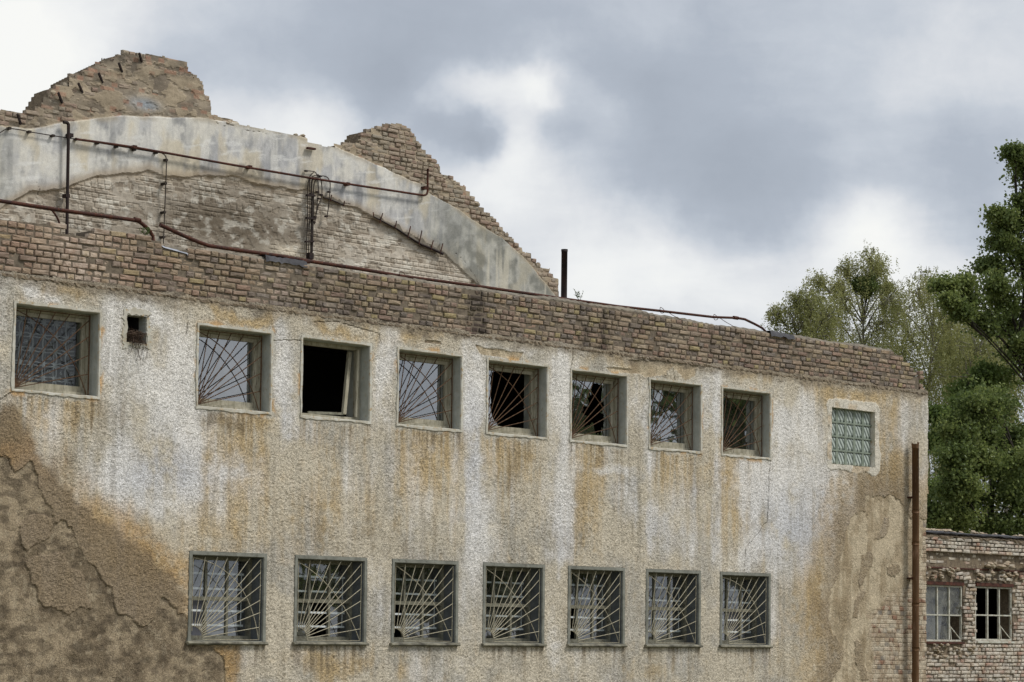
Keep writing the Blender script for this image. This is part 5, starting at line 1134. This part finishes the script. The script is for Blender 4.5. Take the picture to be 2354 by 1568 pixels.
tree('birch_tree', 'tallest birch, its narrow top holding a dark round clump', 'tree', tx(1985, D1 + 2), D1 + 2, D1 + 2, [(1985, 600, 26), (1955, 612, 18), (2012, 612, 20), (1985, 650, 36), (2005, 690, 34), (1940, 660, 14), (1895, 645, 18), (1910, 690, 28), (1945, 720, 40), (1990, 740, 44), (2030, 660, 14), (1900, 750, 36), (1960, 790, 50), (2020, 780, 40), (1930, 820, 50)], 44000, .056, M['leaf_birch'], M['birch'], 12, True, .15, GT)
tree('mistletoe', 'dense dark ball of mistletoe hanging in the tallest birch', 'mistletoe', tx(2000, D1 + 1.6), D1 + 1.6, D1 + 1.6, [(2000, 655, 22)], 5000, .07, M['leaf_oak'], M['bark'], 13, False, .02, None, 0, .22)
tree('birch_tree', 'birch with yellowing twigs between the tallest birch and the oak', 'tree', tx(2120, D1 + 3), D1 + 3, D1 + 3, [(2110, 665, 30), (2150, 650, 30), (2080, 700, 30), (2130, 710, 44), (2070, 760, 40), (2120, 790, 54), (2060, 830, 50), (2165, 740, 40), (2150, 850, 54), (2100, 880, 50)], 42000, .056, M['leaf_birch'], M['birch'], 14, True, .16, GT)
tree('birch_tree', 'thin birch whose hanging twigs curtain the corner of the facade', 'tree', tx(2170, D1 + 1), D1 + 1, D1 + 1, [(2150, 930, 50), (2190, 860, 50), (2160, 1010, 44), (2220, 960, 50), (2150, 1090, 34), (2200, 1040, 40), (2145, 1180, 30), (2230, 800, 40)], 44000, .056, M['leaf_birch'], M['birch'], 15, True, .13, GT)
D2 = 18.0
tree('oak_tree', 'tall dark oak at the right edge, its crown reaching highest of all', 'tree', tx(2385, D2), D2, D2, [(2318, 350, 14), (2345, 372, 24), (2380, 380, 34), (2362, 430, 26), (2390, 470, 40), (2335, 465, 16), (2292, 492, 18), (2320, 520, 22), (2355, 510, 34), (2300, 560, 20), (2335, 580, 34), (2300, 610, 24), (2350, 640, 44), (2275, 655, 20), (2310, 690, 34), (2360, 730, 46), (2225, 650, 18), (2190, 655, 16), (2240, 690, 26), (2180, 690, 14), (2205, 720, 18), (2280, 740, 24), (2330, 800, 36), (2400, 600, 50), (2410, 800, 50), (2470, 520, 50), (2500, 700, 50)], 52000, .085, M['leaf_oak'], M['bark'], 21, False, .24, GT)
tree('birch_tree', 'yellow green birch behind the oak boughs at the right edge', 'tree', tx(2300, D1 + 4), D1 + 4, D1 + 4, [(2180, 760, 40), (2230, 740, 40), (2280, 800, 44), (2200, 820, 44), (2260, 850, 50), (2330, 840, 50), (2320, 740, 40), (2210, 900, 44), (2300, 920, 50), (2160, 800, 30)], 40000, .07, M['leaf_birch'], M['birch'], 25, True, .13, GT)
tree('oak_tree', 'lower bushy oak with lighter leaves above the annex roof', 'tree', tx(2260, D2 - 2), D2 - 2, D2 - 2, [(2230, 930, 34), (2200, 990, 34), (2260, 980, 40), (2310, 930, 40), (2175, 1050, 26), (2230, 1060, 44), (2290, 1060, 44), (2340, 1010, 40), (2180, 1120, 36), (2240, 1140, 44), (2300, 1150, 44), (2350, 1110, 40), (2160, 1180, 30), (2210, 1200, 36), (2270, 1215, 36), (2330, 1205, 40)], 62000, .08, M['leaf_oak'], M['bark'], 22, False, .20, GT)
tree('maple_tree', 'light green young tree in front of the oaks at the facade corner', 'tree', tx(2190, D2 + 1), D2 + 1, D2 + 1, [(2180, 980, 24), (2165, 1010, 20), (2230, 900, 24), (2280, 870, 30), (2200, 940, 24), (2160, 950, 14), (2250, 860, 20), (2155, 1120, 16)], 14000, .08, M['leaf_bright'], M['bark'], 23, False, .10, GT)
tree('birch_tree', 'pale birch filling the gap between the oak branches', 'tree', tx(2260, D1 + 6), D1 + 6, D1 + 6, [(2230, 780, 44), (2270, 860, 50), (2320, 900, 44), (2250, 940, 44), (2200, 830, 40), (2320, 760, 30), (2350, 880, 40), (2330, 1010, 40), (2250, 1030, 50), (2180, 1100, 40), (2300, 1120, 50), (2170, 1190, 40), (2250, 1190, 44), (2340, 1180, 40)], 56000, .075, M['leaf_birch'], M['birch'], 24, True, .15, GT)
# trees across the yard, in front of the facade: they show only as reflections in the glass
for k, (x, y, hgt, sd_) in enumerate(((52, -30, 13, 41), (46, -22, 11, 42), (60, -48, 13, 43), (40, -34, 8, 44), (64, -62, 9, 45))):
    R = np.random.RandomState(sd_); bl = [(x + R.normal() * 2.0, y + R.normal() * 2.0, hgt * R.uniform(.3, .92), R.uniform(1.0, 1.8)) for _ in range(16)]
    tree('yard_tree', ['broad tree across the yard reflected in the upper panes', 'tree nearest the facade corner across the yard', 'far tree across the yard', 'short bushy tree across the yard', 'farthest low tree across the yard'][k], 'tree', x, y, 0, bl, 9000, .30, M['leaf_oak'], M['bark'], sd_, False, .2, 'trees across the yard', 0, .55, base_px=1)
